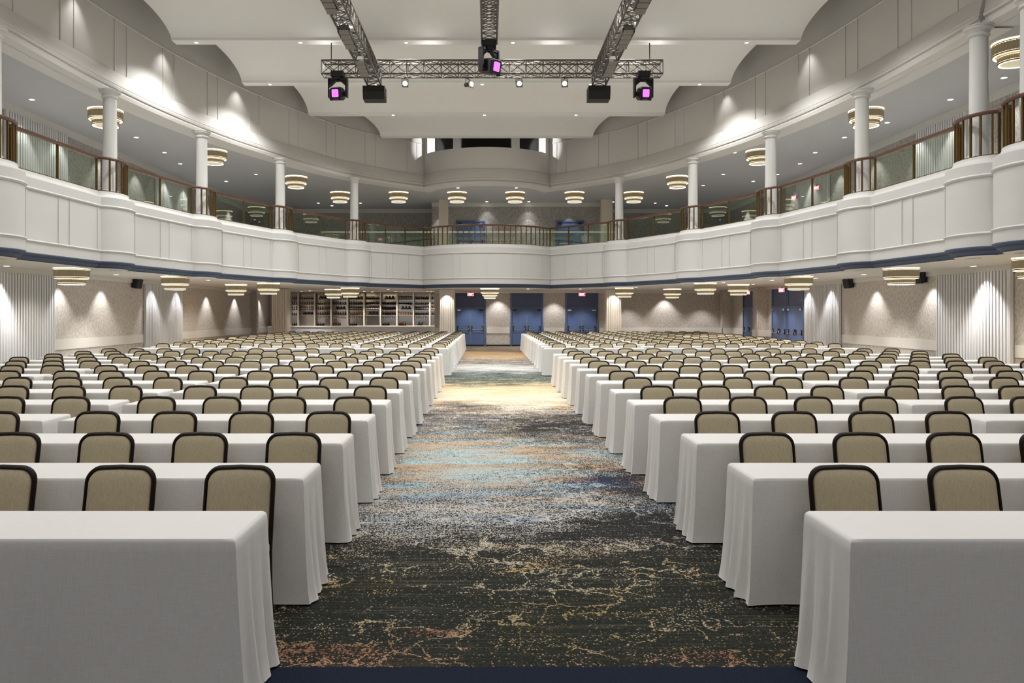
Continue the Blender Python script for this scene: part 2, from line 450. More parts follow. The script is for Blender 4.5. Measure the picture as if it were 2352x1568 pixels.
def drum_half(o):
    out = []
    for i, p in enumerate(DR):
        d = unit(DR[max(i-1, 0)], DR[min(i+1, len(DR)-1)]); n = (d[1], -d[0])
        if i == len(DR)-1:
            out.append(line_circle((p[0]+n[0]*o-d[0]*2, p[1]+n[1]*o-d[1]*2), d, (0, ARC_Y), ARC_R+o))
        else: out.append((p[0]+n[0]*o, p[1]+n[1]*o))
    return out
def drum_full(o):
    h = drum_half(o)
    k = h[-1]; a0 = atan2(k[1]-ARC_Y, k[0]); a1 = -pi-a0; n = 28
    arc = [((ARC_R+o)*cos(a0+(a1-a0)*i/n), ARC_Y+(ARC_R+o)*sin(a0+(a1-a0)*i/n)) for i in range(n+1)]
    pts = h + arc[1:-1] + [(-x, y) for x, y in reversed(h)]
    return [(x+AX, y) for x, y in pts]

# key heights
Z_LC = 3.03        # ceiling under the balcony
Z_B = EYE + 3.335  # foot of the balcony railing
Z_BC = EYE + 6.28  # balcony ceiling
Z_LIP = EYE + 8.4  # lips of the stepped ceiling
XL, XR = -12.95, 13.2
YB = 42.7          # back wall
YBAR = 46.3
XW = 14.4
YBB = 47.4

def structure(o, label, cat): return tag(o, label, cat, kind='structure')

# ------------------------------------------------------------------ room shell
m = MB(); m.bx(-15, 15, -5, 47.8, -.2, 0)
structure(m.build('floor', M['carpet']), 'carpeted hall floor in dark, cream and rust abstract pattern', 'floor')

# lower walls
m = MB(); m.bx(XL-.25, XL, -5, YBAR+.2, 0, Z_LC+.05); 
structure(m.build('wall_left', M['paper']), 'left ground floor wall in mottled beige wallpaper', 'wall')
m = MB(); m.bx(XR, XR+.25, -5, YB+.3, 0, Z_LC+.05)
structure(m.build('wall_right', M['paper']), 'right ground floor wall in mottled beige wallpaper', 'wall')
m = MB(); m.bx(-2.92, XR+.2, YB, YB+.2, 0, Z_LC+.05); m.bx(-2.92, -2.72, YB+.2, YBAR+.2, 0, Z_LC+.05); m.bx(XL-.2, -2.72, YBAR+.2, YBAR+.4, 0, Z_LC+.05)
structure(m.build('wall_back', M['paper']), 'ground floor back wall behind the blue doors and the bar', 'wall')
m = MB().bx(XL, XL+.32, 42.75, 43.1, 0, Z_LC-.02)
structure(m.build('pillar', M['paper']), 'wallpapered pier on the left wall beside the bar', 'pier')
# piers on the right wall
m = MB(); m.bx(12.75, XR, 37.05, 37.75, 0, Z_LC); m.bx(12.7, 12.76, 37.0, 37.2, 0, Z_LC)
o = m.build('pillar', M['paper']); structure(o, 'wallpapered pier on right wall between the two blue side doorways', 'pier')
m = MB(); m.bx(12.62, 13.2, YB-.5, YB, 0, Z_LC)
o = m.build('pillar', M['paper']); structure(o, 'wallpapered corner pier where right wall meets back wall', 'pier')

# chair rails, crown and baseboards
def rails(name, label, boxes, material, cat):
    m = MB()
    for b in boxes: m.bx(*b)
    structure(m.build(name, material), label, cat)
rails('trim_1', 'white wall rail along left ground floor wall', [(XL, XL+.03, a, b, .69, 1.0) for a, b in ((-5, 19.7), (23.3, 29.4), (33.0, 42.75), (43.1, YBAR))] + [(XL+.32, XL+.35, 42.72, 43.13, .69, 1.0)], M['rail'], 'wall rail')
rails('trim_2', 'white wall rail along right ground floor wall', [(XR-.03, XR, a, b, .69, 1.0) for a, b in ((-5, 19.6), (22.9, 29.2), (36.5, 37.05), (37.75, 38.5), (40.5, YB))] + [(12.72, 12.75, 37.02, 37.78, .69, 1.0), (12.72, XR, 37.02, 37.05, .69, 1.0), (12.59, 12.62, YB-.53, YB, .69, 1), (12.59, XR, YB-.53, YB-.5, .69, 1)], M['rail'], 'wall rail')
rails('trim_3', 'pale wall rail across back wall between the blue doors', [(a, b, YB-.03, YB, .69, 1.0) for a, b in ((-2.92, -1.86), (-.07, 1.18), (3.04, 4.14), (6.06, 12.6))], M['rail'], 'wall rail')
rails('trim_4', 'cream crown moulding at top of ground floor walls', [(XL, XL+.06, -5, YBAR, 2.89, Z_LC), (XR-.06, XR, -5, YB, 2.89, Z_LC), (-2.92, XR, YB-.06, YB, 2.89, Z_LC)], M['low_ceil'], 'crown moulding')
rails('baseboard_back', 'black baseboard at foot of the back wall', [(-2.92, XR, YB-.05, YB, 0, .075)], M['base_black'], 'baseboard')
rails('baseboard_left', 'pale baseboard at foot of the left wall', [(XL, XL+.02, -5, YBAR, 0, .22)], M['rail'], 'baseboard')
rails('baseboard_right', 'pale baseboard at foot of the right wall', [(XR-.02, XR, a, b, 0, .22) for a, b in ((-5, 32.4), (36.5, 37.05), (37.75, 38.5), (40.5, YB))], M['rail'], 'baseboard')

# lower ceiling (under the balcony) as one slab with the balcony's edge
def ngon_slab(name, inner, outer, z0, z1, material, label, cat):
    """horseshoe slab: strips from the inner curve out to the side and rear edges"""
    yk = 39.0
    L = [p for p in inner if p[0] < 0 and p[1] < yk and abs(p[0]) > 3.4]; Rr = [p for p in inner if p[0] > 0 and p[1] < yk and abs(p[0]) > 3.4]
    C = [p for p in inner if p not in L and p not in Rr]
    m = MB()
    def strip(a, b):
        m.rows([[(x, y, z0) for x, y in a], [(x, y, z0) for x, y in b], [(x, y, z1) for x, y in b], [(x, y, z1) for x, y in a]], True)
    strip(L, [(-15, y) for x, y in L]); strip(Rr, [(15, y) for x, y in Rr])
    Cc = [L[-1]]+C+[Rr[0]]
    strip(Cc, [(x, 48) for x, y in Cc])
    for e, sx in ((L[-1], -15), (Rr[0], 15)): m.bx(min(e[0], sx), max(e[0], sx), e[1], 48, z0, z1)
    return structure(m.build(name, material), label, cat)
inner = flat(full_pieces(-.06))
ngon_slab('ceiling_lower', inner, [(15, -4), (15, 48), (-15, 48), (-15, -4)], Z_LC, Z_LC+.1, M['low_ceil'], 'flat cream ceiling under the horseshoe balcony', 'ceiling')
ngon_slab('floor_balcony', inner, [(15, -4), (15, 48), (-15, 48), (-15, -4)], Z_B-.25, Z_B-.01, M['ceil'], 'balcony floor behind the railings', 'floor')

# balcony fascia
prof = [(-.05, Z_B), (.02, Z_B), (.025, Z_B-.05), (.05, Z_B-.1), (.10, Z_B-.145), (.16, Z_B-.17), (.18, Z_B-.185), (.18, Z_B-.40), (.20, Z_B-.41), (.215, Z_B-.435), (.20, Z_B-.46), (.165, Z_B-.475), (.165, Z_B-1.62),
        (.20, Z_B-1.63), (.215, Z_B-1.655), (.20, Z_B-1.68), (.175, Z_B-1.70), (.175, Z_B-1.93), (-.15, Z_B-1.93), (-.15, Z_B)]
fl = lambda o: flat(full_pieces(o))
PV = prof
m = sweep(PV, fl)
# vertical panel beads on the straight runs
SEG = half_path(.165)
beads = []
for i, pc in enumerate(SEG):
    if len(pc) == 2:
        a, b = pc; ln = sqrt((b[0]-a[0])**2+(b[1]-a[1])**2)
        if ln < 1: continue
        ts = (.42, .56, .95, .04) if i < len(SEG)-1 and i > 0 else ((.03, .3, .42, .72) if i else (.6, .66, .88, .9, .98))
        for t in ts: beads.append((a[0]+(b[0]-a[0])*t, a[1]+(b[1]-a[1])*t, atan2(b[1]-a[1], b[0]-a[0])))
for x, y, a in beads:
    for sg in (1, -1):
        m.box((sg*x+AX, y, Z_B-1.048), (.035, .05, 1.15), a if sg > 0 else -a)
ca = arc_piece(.165, 40)
for k in (4, 11, 13, 20, 27, 29, 36):
    x, y = ca[k]; m.box((x+AX, y, Z_B-1.048), (.035, .05, 1.15), atan2(y-ARC_Y, x)+pi/2)
structure(m.build('wall_balcony', M['white'], smooth=30), 'white panelled balcony front with rounded bays', 'balcony front')
blue = [(.185, Z_B-1.93), (.19, Z_B-1.955), (.15, Z_B-1.985), (.12, Z_B-2.0), (.12, Z_B-2.025), (.06, Z_B-2.06), (.02, Z_B-2.09), (.02, Z_B-2.11), (-.15, Z_B-2.11), (-.15, Z_B-1.93)]
structure(sweep(blue, fl).build('trim_5', M['navy'], smooth=30), 'navy blue stepped moulding under the balcony front', 'moulding')
structure(sweep([(.0, Z_B-2.11), (-.05, Z_B-2.135), (-.2, Z_B-2.135), (-.2, Z_B-2.11)], fl).build('trim_6', M['low_ceil']), 'thin cream lip below the navy moulding', 'moulding')

# upper wall (drum) with cornice
zc = Z_BC - .03
dprof = [(-.3, zc), (.02, zc), (.04, zc+.10), (0, zc+.105), (-.02, zc+.19), (.02, zc+.2), (.03, zc+.26), (0, zc+.30), (.01, zc+.33), (-.09, zc+.72), (-.10, zc+.74), (-.13, zc+.745)]
z0, z1 = zc+.70, 12.0
def drum_far(o): return drum_full(o)[:-(JN+1)]
def drum_near(o): return drum_full(o)[-(JN+1):]
def sweep_joint(profile, close):
    m = sweep(profile, drum_far, close); n = sweep(profile, drum_near, close); m.add(n.v, n.f)
    for cur, e in ((drum_far, -1), (drum_near, 0)):
        m.add([(cur(o)[e][0], cur(o)[e][1], z) for o, z in profile], [tuple(range(len(profile)))])
    return m
def upper_side(sg, name, label):
    m = MB(); h = drum_half(-.13)
    pts = [(sg*x+AX, y) for x, y in h]
    for q in ((pts,) if sg > 0 else (pts[:JN+1], pts[JN+1:])): m.rows([[(x, y, z0) for x, y in q], [(x, y, z1) for x, y in q]])
    if sg < 0:
        hb = [(-x+AX, y) for x, y in drum_half(-.17)]; q = [pts[JN], hb[JN], hb[JN+1], pts[JN+1]]
        m.rows([[(x, y, z0) for x, y in q], [(x, y, z1) for x, y in q]])
        hb = [(-x+AX, y) for x, y in drum_half(-.11)]; m.rows([[(x, y, zc) for x, y in hb[JN:JN+2]], [(x, y, z0+.1) for x, y in hb[JN:JN+2]]])
    # raised vertical panel mouldings in pairs and a top moulding line
    acc = 0; last = pts[0]; nxt = 1.0; k = 0
    for a, b in zip(pts[:-1], pts[1:]):
        l = sqrt((b[0]-a[0])**2+(b[1]-a[1])**2); d = unit(a, b)
        while nxt < acc+l:
            t = (nxt-acc)/l
            m.box((a[0]+(b[0]-a[0])*t, a[1]+(b[1]-a[1])*t, (z0+Z_LIP+.15)/2), (.03, .05, Z_LIP+.15-z0), atan2(d[1], d[0]))
            nxt += .62 if k % 2 == 0 else 1.95; k += 1
        acc += l
    hp = [(sg*x+AX, y, Z_LIP+.15) for x, y in drum_half(-.12)]
    m.path(hp, .025, 6)
    structure(m.build(name, M['drum']), label, 'wall')
structure(sweep_joint(dprof, False).build('trim_7', M['drum'], smooth=30), 'moulded cornice round the upper wall above the balcony', 'cornice')
upper_side(1, 'wall_upper_left', 'tall pale panelled upper wall on the left above the balcony')
upper_side(-1, 'wall_upper_right', 'tall pale panelled upper wall on the right above the balcony')
# centre of the upper wall with the control booth windows
zs = EYE + 8.03
R2 = ARC_R - .13
A0 = math.degrees(math.asin(-drum_half(-.13)[-1][0]/R2))+.3
cuts = [-A0, -54.3, -26.6, -20.3, 19.2, 25.8, 53.2, A0]
m = MB()
def arcpt(a, R=R2): return (R*sin(radians(a))+AX, ARC_Y - R*cos(radians(a)))
def arcwall(a0, a1, za, zb, n=8, th=.14):
    o_ = [arcpt(a0+(a1-a0)*i/n) for i in range(n+1)]; i_ = [arcpt(a0+(a1-a0)*i/n, R2-th) for i in range(n+1)]
    m.rows([[(x, y, za) for x, y in o_], [(x, y, zb) for x, y in o_], [(x, y, zb) for x, y in i_], [(x, y, za) for x, y in i_]], True)
    for e in (0, -1):
        m.add([(o_[e][0], o_[e][1], za), (o_[e][0], o_[e][1], zb), (i_[e][0], i_[e][1], zb), (i_[e][0], i_[e][1], za)], [(0, 1, 2, 3)])
arcwall(-A0, A0, z0, zs, 36)
for i in (0, 2, 4, 6): arcwall(cuts[i], cuts[i+1], zs, z1, 6)
structure(m.build('wall_upper_center', M['drum'], smooth=30), 'curved upper wall with the control booth openings', 'wall')
for sx, sd in ((-1, 'left'), (1, 'right')):
    m = MB(); m.box((sx*2.93+AX, 39.98, zs+.9), (.75, .05, 2.4), sx*-.86)
    structure(m.build('wall_booth_'+sd, M['white']), 'white lit %s side wall of the control booth' % sd, 'wall')
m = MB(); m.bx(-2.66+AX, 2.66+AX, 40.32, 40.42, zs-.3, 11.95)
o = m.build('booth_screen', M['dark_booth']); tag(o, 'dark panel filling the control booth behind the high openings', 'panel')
m = MB(); m.bx(-15, 15, -5, 48, 12.0, 12.2)
structure(m.build('ceiling_upper', M['ceil']), 'hidden roof deck over the stepped ceiling', 'ceiling')

# balcony ceiling + walls
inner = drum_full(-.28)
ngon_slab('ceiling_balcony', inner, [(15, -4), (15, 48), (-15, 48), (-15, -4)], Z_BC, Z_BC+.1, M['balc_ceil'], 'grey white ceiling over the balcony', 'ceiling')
m = sweep_joint([(-.29, zc), (-.75, zc), (-.75, Z_BC+.005)], False)
structure(m.build('trim_8', M['drum']), 'pale soffit band joining cornice and balcony ceiling', 'soffit')
def bwall(name, boxes, material, label):
    m = MB()
    for b in boxes: m.bx(*b)
    structure(m.build(name, material), label, 'wall')
bwall('wall_balcony_left', [(-XW-.2, -XW, -5, YBB, Z_B-.3, Z_BC+.1)], M['paper_g'], 'grey wallpapered wall at back of the left balcony')
bwall('wall_balcony_right', [(XW, XW+.2, -5, YBB, Z_B-.3, Z_BC+.1)], M['paper_g'], 'grey wallpapered wall at back of the right balcony')
bwall('wall_balcony_back', [(-3.2, 6.5, 44.6, 44.8, Z_B-.3, Z_BC+.1), (-3.2, -3.0, 44.8, YBB, Z_B-.3, Z_BC+.1), (6.3, 6.5, 44.8, YBB, Z_B-.3, Z_BC+.1), (-XW, -3, YBB, YBB+.2, Z_B-.3, Z_BC+.1), (6.3, XW, YBB, YBB+.2, Z_B-.3, Z_BC+.1)], M['paper_g'], 'grey wallpapered rear wall of the balcony')
rails('trim_9', 'pale crown moulding at top of the balcony walls', [(-XW, -XW+.06, -5, YBB, Z_BC-.24, Z_BC), (XW-.06, XW, -5, YBB, Z_BC-.24, Z_BC), (-3.2, 6.5, 44.54, 44.6, Z_BC-.24, Z_BC), (-XW, -3.2, YBB-.06, YBB, Z_BC-.24, Z_BC), (6.5, XW, YBB-.06, YBB, Z_BC-.24, Z_BC)], M['drum'], 'crown moulding')

# outer shell above / beside so that no sky leaks in
m = MB(); m.bx(-15.2, -15, -5, 48, 0, 12.1); m.bx(15, 15.2, -5, 48, 0, 12.1); m.bx(-15, 15, 47.8, 48, 0, 12.1)
structure(m.build('wall_outer', M['ceil']), 'outer shell wall round the hall', 'wall')

# stepped ceiling scoops
LIPS = [(24.15-4.47*k, hw) for k, hw in ((6, 9.7), (5, 9.8), (4, 9.85), (3, 9.85), (2, 9.85), (1, 9.8), (0, 9.70))] + [(28.6, 8.93), (33.08, 7.53), (37.29, 5.06)]
names = ['ninth', 'eighth', 'seventh', 'sixth', 'fifth', 'fourth', 'third', 'second', 'last']
for i, (D, hw) in enumerate(LIPS):
    Ds = D-4.45+.4 if i else D-4.5
    if i == len(LIPS)-1: Ds = 33.08+.4
    poly = [(Ds, Z_LIP+.46), (D-2.0, Z_LIP+.46)]
    for k in range(1, 11):
        a = pi/2*k/10; poly.append((D-2.0+2.0*sin(a), Z_LIP+.46*cos(a)))
    poly += [(D+.4, Z_LIP), (D+.4, Z_LIP+.6), (Ds, Z_LIP+.6)]
    m = MB(); m.prism_x(poly, AX-hw, AX+hw)
    if i == len(LIPS)-1:      # the last scoop widens towards the stage
        m.v = [(x+(1 if x > 0 else -1)*max(0, D-y)*.24, y, z) for x, y, z in m.v]
    o = m.build('ceiling', M['ceil'], smooth=25)
    structure(o, 'stepped white ceiling scoop with curved lip, %s from the far end' % (ORD[len(LIPS)-i]), 'ceiling')

# ------------------------------------------------------------------ slat panels
def slat_panel(xw, sgn, y0, y1, za, zb, label, group):
    xw += sgn*.021
    m = MB(); n = int(round((y1-y0)/.13))
    for k in range(n):
        y = y0 + (k+.5)*(y1-y0)/n
        m.bx(xw, xw+sgn*.075, y-.036, y+.036, za, zb)
    r = empty('slatted_panel', (0, 0, 0), label, 'wall panel', group)
    m.build('slats', M['slat'], r)
    b = MB(); b.bx(xw, xw+sgn*.015, y0, y1, za, zb); b.build('backing', M['slatback'], r)
    for ya in (y0-.05, y1): MB().bx(xw, xw+sgn*.09, ya, ya+.05, za, zb).build('edge_trim', M['slat'], r)
g = 'white slatted wall panels'
slat_panel(XL, 1, 19.75, 23.2, 0.02, 2.89, 'white vertical slat panel at near end of the left ground floor wall', g)
slat_panel(XL, 1, 29.5, 32.9, 0.02, 2.89, 'narrow-looking white slat panel on the left wall beyond the black speaker', g)
slat_panel(XR, -1, 19.7, 22.85, 0.02, 2.89, 'white vertical slat panel at near end of the right ground floor wall', g)
slat_panel(XR, -1, 29.3, 32.4, 0.02, 2.89, 'white slat panel on the right wall beside the blue side doors', g)
za, zb = Z_B-.01, Z_BC-.24
slat_panel(-XW, 1, 23.3, 26.6, za, zb, 'white slat panel on the left balcony wall nearest the stage', g)
slat_panel(-XW, 1, 33.9, 37.2, za, zb, 'white slat panel on the left balcony wall farther back', g)
slat_panel(XW, -1, 23.5, 26.1, za, zb, 'white slat panel on the right balcony wall nearest the stage', g)
slat_panel(XW, -1, 33.0, 36.3, za, zb, 'white slat panel on the right balcony wall farther back', g)

# ------------------------------------------------------------------ pillars
def fluted(x0, x1, y0, y1, za, zb, label, flutes=True):
    m = MB(); m.bx(x0, x1, y0, y1, za, zb)
    if flutes:
        n = 8
        for k in range(n):
            x = x0 + (k+.5)*(x1-x0)/n; w = (x1-x0)/n*.36
            m.bx(x-w, x+w, y0-.03, y0, za, zb)
            y = y0 + (k+.5)*(y1-y0)/n; w = (y1-y0)/n*.36
            m.bx(x0-.03, x0, y-w, y+w, za, zb); m.bx(x1, x1+.03, y-w, y+w, za, zb)
    o = m.build('fluted_pillar', M['flute']); tag(o, label, 'pillar', 'square pillars', kind='thing')
fluted(-10.85, -10.13, 39.4, 40.1, 0, Z_LC-.02, 'cream fluted square pillar at left end of the bar')
fluted(-2.46, -1.74, 40.1, 40.8, 0, Z_LC-.02, 'cream fluted square pillar between the bar and the first blue doors')
fluted(6.06, 6.8, 40.1, 40.8, 0, Z_LC-.02, 'cream fluted square pillar right of the third blue doors')
fluted(-2.73, -2.22, 43.4, 43.9, Z_B-.01, Z_BC, 'plain square pillar on rear balcony left of the blue doors', False)
fluted(6.27, 6.9, 43.4, 43.9, Z_B-.01, Z_BC, 'plain square pillar on rear balcony right of the blue doors', False)

# ------------------------------------------------------------------ columns
R_ = .195
hc = Z_BC - .03 - Z_B
cprof = [(0, 0), (R_+.05, 0), (R_+.05, .05), (R_+.03, .08), (R_+.02, .10), (R_, .13), (R_-.015, hc-.30), (R_-.015, hc-.24), (R_+.02, hc-.22), (R_+.03, hc-.20), (R_+.02, hc-.18), (R_+.005, hc-.16), (R_+.04, hc-.10), (R_+.085, hc-.07), (R_+.09, hc-.03), (R_+.11, hc-.02), (R_+.11, hc), (0, hc)]
m = MB().lathe(cprof, 32)
cm = None
where = ['just outside the near corner', 'nearest the stage', 'second from the stage', 'third from the stage', 'fourth from the stage', 'fifth from the stage']
for sg, side in ((1, 'left'), (-1, 'right')):
    for i, (x, y) in enumerate(HALF[1:7]):
        if sg == 1 and i == 0: continue
        if cm is None:
            cm = m.build('round_column', M['white'], smooth=35); o = cm
        else:
            o = cm.copy(); COL.objects.link(o)
        o.location = (sg*x+AX, y, Z_B)
        lab = 'round white column on the %s balcony, %s of its row' % (side, {0: 'the first', 1: 'nearest the stage', 2: 'second', 3: 'third', 4: 'fourth', 5: 'farthest'}[i])
        if side == 'right' and i == 1: lab = 'round white column on the right balcony, just behind the nearest one'
        if side == 'right' and i == 0: lab = 'round white column on the right balcony, cut by the photo edge'
        tag(o, lab, 'column', 'round balcony columns', kind='thing')

# ------------------------------------------------------------------ railings
RH = .95
zt = Z_B
def straight_rail(a, b, nmid, label):
    d = unit(a, b); L_ = sqrt((b[0]-a[0])**2+(b[1]-a[1])**2); ang = atan2(d[1], d[0])
    r = empty('glass_railing', (a[0], a[1], zt), label, 'railing', 'glass balcony railings', ang)
    MB().box((L_/2, 0, RH-.04), (L_+.02, .09, .08)).build('handrail', M['wood'], r)
    MB().box((L_/2, 0, .012), (L_, .04, .024)).build('bottom_rail', M['bronze'], r)
    xs = [0.03] + [L_*(k+1)/(nmid+1) for k in range(nmid)] + [L_-.03]
    for x in xs: MB().box((x, 0, (RH-.05)/2), (.04, .05, RH-.05)).build('post', M['bronze'], r)
    for x0, x1 in zip(xs[:-1], xs[1:]):
        MB().bx(x0+.03, x1-.03, -.006, .006, .03, RH-.07).build('glass_panel', M['glass'], r)
    return r
def curve_rail(pts, n, label, every=0):
    c = pts[len(pts)//2]
    r = empty('curved_railing', (c[0], c[1], zt), label, 'railing', 'curved balcony railings')
    loc = [(x-c[0], y-c[1]) for x, y in pts]
    MB().path([(x, y, RH-.04) for x, y in loc], .05, 10, ry=.043).build('handrail', M['wood'], r, smooth=40)
    MB().path([(x, y, .012) for x, y in loc], .022, 6, ry=.014).build('bottom_rail', M['bronze'], r)
    # evenly spaced balusters
    cum = [0]
    for a, b in zip(loc[:-1], loc[1:]): cum.append(cum[-1]+sqrt((a[0]-b[0])**2+(a[1]-b[1])**2))
    for k in range(n):
        s = cum[-1]*(k+.5)/n if not every else cum[-1]*k/(n-1)
        i = max(j for j in range(len(cum)-1) if cum[j] <= s+1e-9); t = (s-cum[i])/max(1e-9, cum[i+1]-cum[i])
        x = loc[i][0]+(loc[i+1][0]-loc[i][0])*t; y = loc[i][1]+(loc[i+1][1]-loc[i][1])*t
        MB().box((x, y, (RH-.05)/2), (.038, .038, RH-.05), atan2(loc[i+1][1]-loc[i][1], loc[i+1][0]-loc[i][0])).build('baluster', M['bronze'], r)
    return r
HP = half_path(-.02)
segn = ['', '', 'first', 'second', 'third', 'fourth', 'fifth']
for sg, side in ((1, 'left'), (-1, 'right')):
    si = 0; bi = 0
    for pc in HP:
        q = [(sg*x+AX, y) for x, y in pc]
        if len(pc) == 2:
            ln = sqrt((q[0][0]-q[1][0])**2+(q[0][1]-q[1][1])**2)
            si += 1
            if si == 1:
                straight_rail((q[1][0], 8.0), q[1], 3, 'glass railing run of the %s balcony along the stage end' % side)
                continue
            if si == 2:
                if sg < 0 and ln > .15: MB_ = straight_rail(q[0], q[1], 0, 'short railing link between the two near bays of the right balcony')
                continue
            straight_rail(q[0], q[1], 2 if si == 7 else 1, 'glass railing run on the %s balcony, %s from the stage end' % (side, segn[si-1] if si-1 < 7 else 'last'))
        else:
            bi += 1
            if sg == 1 and bi == 1: continue
            lab = 'curved baluster railing round the %s balcony bay, %s from the stage' % (side, ORD[bi-1] if bi > 1 else 'closest')
            if bi == 1: lab = 'curved baluster railing at the right photo edge, round the closest bay'
            curve_rail(q, 7, lab)
curve_rail([(x+AX, y) for x, y in arc_piece(-.02, 36)], 27, 'long bowed railing with many balusters at centre of the rear balcony', 1)
# glass guard further back on the balcony
r = empty('glass_guard', (0, 42.2, Z_B), 'long low clear glass guard with bright top edge behind the bowed railing', 'glass guard')
for k in range(8):
    x0 = -9.0 + k*2.02; MB().bx(x0+.01, x0+2.0, -.008, .008, .0, 1.0).build('glass_panel', M['glass'], r)
MB().bx(-9.0, 7.15, -.025, .025, .99, 1.05).build('lit_edge_strip', M['counter'], r)  # white strip put in as the lit edge of the glass

# ------------------------------------------------------------------ doors
def leaf(parent, x0, x1, za, zb, bar=True, dark=False):
    d = MB().bx(x0, x1, -.045, 0, za, zb).build('door_leaf', M['door'], parent)
    w = x1-x0; zc_ = za+.95
    h = MB()
    h.bar((x0+.08, -.12, zc_-.07), (x1-.08, -.12, zc_-.07), .018, 8)
    for x, s in ((x0+.08, 1), (x1-.08, -1)):
        h.path([(x, -.05, zc_+.1), (x+s*.01, -.09, zc_+.02), (x+s*.03, -.12, zc_-.07)], .018, 6)
    h.build('panic_bar', M['chrome'], d)
    b = MB()
    for x in (x0+.08, x1-.08): b.box((x, -.06, zc_+.0), (.07, .05, .24))
    b.build('lock_case', M['black'], d)
    return d
def double_door(name, loc, rz, w, h, wtr, ztop, label, z=0, closer=('chrome', 'chrome'), transom=True):
    r = empty(name, loc, label, 'door', None, rz, 'structure')
    f = MB(); t = .09
    f.bx(-w/2-t, -w/2, -.07, .02, 0, h+t); f.bx(w/2, w/2+t, -.07, .02, 0, h+t); f.bx(-w/2, w/2, -.07, .02, h, h+t)
    if transom: f.bx(-w/2-t, -w/2, -.07, .02, h+t, ztop); f.bx(w/2, w/2+t, -.07, .02, h+t, ztop)
    f.build('door_frame', M['doorframe'], r)
    if transom: MB().bx(-w/2, w/2, -.03, .02, h+t, ztop).build('transom_panel', M['transom'], r)
    for s in (-1, 1):
        l = leaf(r, -w/2+.01 if s < 0 else .006, -.006 if s < 0 else w/2-.01, .02, h-.01)
        MB().box((s*(w/2-.14), -.075, h-.07), (.2, .06, .08)).build('door_closer', M[closer[0] if s < 0 else closer[1]], l)
    return r
H_ = 2.02
double_door('door_1', (-.97, YB, 0), 0, 1.52, H_, 0, 2.89, 'first blue double doors under an EXIT sign, beside the fluted pillar', closer=('chrome', 'black'))
double_door('door_2', (2.11, YB, 0), 0, 1.6, H_, 0, 2.89, 'middle blue double doors at back wall without any EXIT sign', closer=('black', 'black'))
double_door('door_3', (5.1, YB, 0), 0, 1.62, H_, 0, 2.89, 'third blue double doors under an EXIT sign at back wall')
double_door('door_4', (XR, 35.42, 0), -pi/2, 1.62, H_, 0, 2.89, 'blue double doors on right wall, right next to the wallpapered pier')
double_door('door_5', (XR, 33.55, 0), -pi/2, 1.62, H_, 0, 2.89, 'blue double doors on right wall, right next to the slat panel')
double_door('door_6', (XR, 39.5, 0), -pi/2, 1.62, H_, 0, 2.89, 'blue double doors on right wall behind the wallpapered pier')
double_door('door_7', (px2(1081, 44.6), 44.6, Z_B-.28), 0, 1.5, 2.1, 0, 0, 'blue double doors on rear balcony seen through the bowed balusters', transom=False, closer=('black', 'chrome'))
double_door('door_8', (px2(1309, 44.6), 44.6, Z_B-.28), 0, 1.42, 2.1, 0, 0, 'blue double doors on rear balcony right of the bowed railing', transom=False, closer=('black', 'black'))

# ------------------------------------------------------------------ exit signs
def exit_sign(loc, rz, label, s=1.0):
    r = empty('exit_sign', loc, label, 'exit sign', 'red EXIT signs', rz)
    W, Hh = .34*s, .17*s
    MB().bx(-W/2, W/2, -.03, .03, 0, Hh).build('housing', M['exit_b'], r)
    b = MB(); t = .022*s
    b.bx(-W/2, W/2, -.042, -.03, 0, t); b.bx(-W/2, W/2, -.042, -.03, Hh-t, Hh); b.bx(-W/2, -W/2+t, -.042, -.03, 0, Hh); b.bx(W/2-t, W/2, -.042, -.03, 0, Hh)
    b.build('lit_border', M['exit'], r)
    l = MB(); k = .016*s; zb_, zt_ = .045*s, .125*s; y0, y1 = -.044, -.031
    def vb(x): l.bx(x-k/2, x+k/2, y0, y1, zb_, zt_)
    def hb(x0, x1, z): l.bx(x0, x1, y0, y1, z-k/2, z+k/2)
    x = -.105*s; w = .04*s
    vb(x); hb(x, x+w, zb_+k/2); hb(x, x+w*.8, (zb_+zt_)/2); hb(x, x+w, zt_-k/2)          # E
    x = -.05*s
    for a, c in ((0, 1), (1, 0)):
        l.add([(x+a*w-k/2, y0, zb_), (x+a*w+k/2, y0, zb_), (x+c*w+k/2, y0, zt_), (x+c*w-k/2, y0, zt_), (x+a*w-k/2, y1, zb_), (x+a*w+k/2, y1, zb_), (x+c*w+k/2, y1, zt_), (x+c*w-k/2, y1, zt_)],
              [(0, 1, 2, 3), (7, 6, 5, 4), (0, 4, 5, 1), (1, 5, 6, 2), (2, 6, 7, 3), (3, 7, 4, 0)])   # X
    vb(.025*s)                                                                          # I
    x = .078*s; vb(x); hb(x-.026*s, x+.026*s, zt_-k/2)                                       # T
    l.build('lettering', M['exit_l'], r)
    MB().bx(-.02, .02, -.02, .02, Hh, Hh+.06).build('mount', M['exit_b'], r)
    return r
exit_sign((px2(1081, 42.3), 42.4, 2.72), 0, 'red EXIT sign above the first blue doors left of the aisle lamp')
exit_sign((px2(1337, 42.3), 42.4, 2.72), 0, 'red EXIT sign above the third blue doors by the pillar')
exit_sign((12.8, 38.5, 2.72), -1.2, 'red EXIT sign half hidden behind the pier on the right wall', .8)
exit_sign((12.95, 34.5, 2.72), -1.22, 'red EXIT sign over the blue side doors on the right wall')
exit_sign((XW-.25, 36.2, EYE+5.25), -1.25, 'red EXIT sign on the right balcony wall seen beside a column', .9)
exit_sign((XW-.25, 33.7, EYE+5.3), -1.25, 'red EXIT sign on the right balcony wall beside the slat panel', .9)

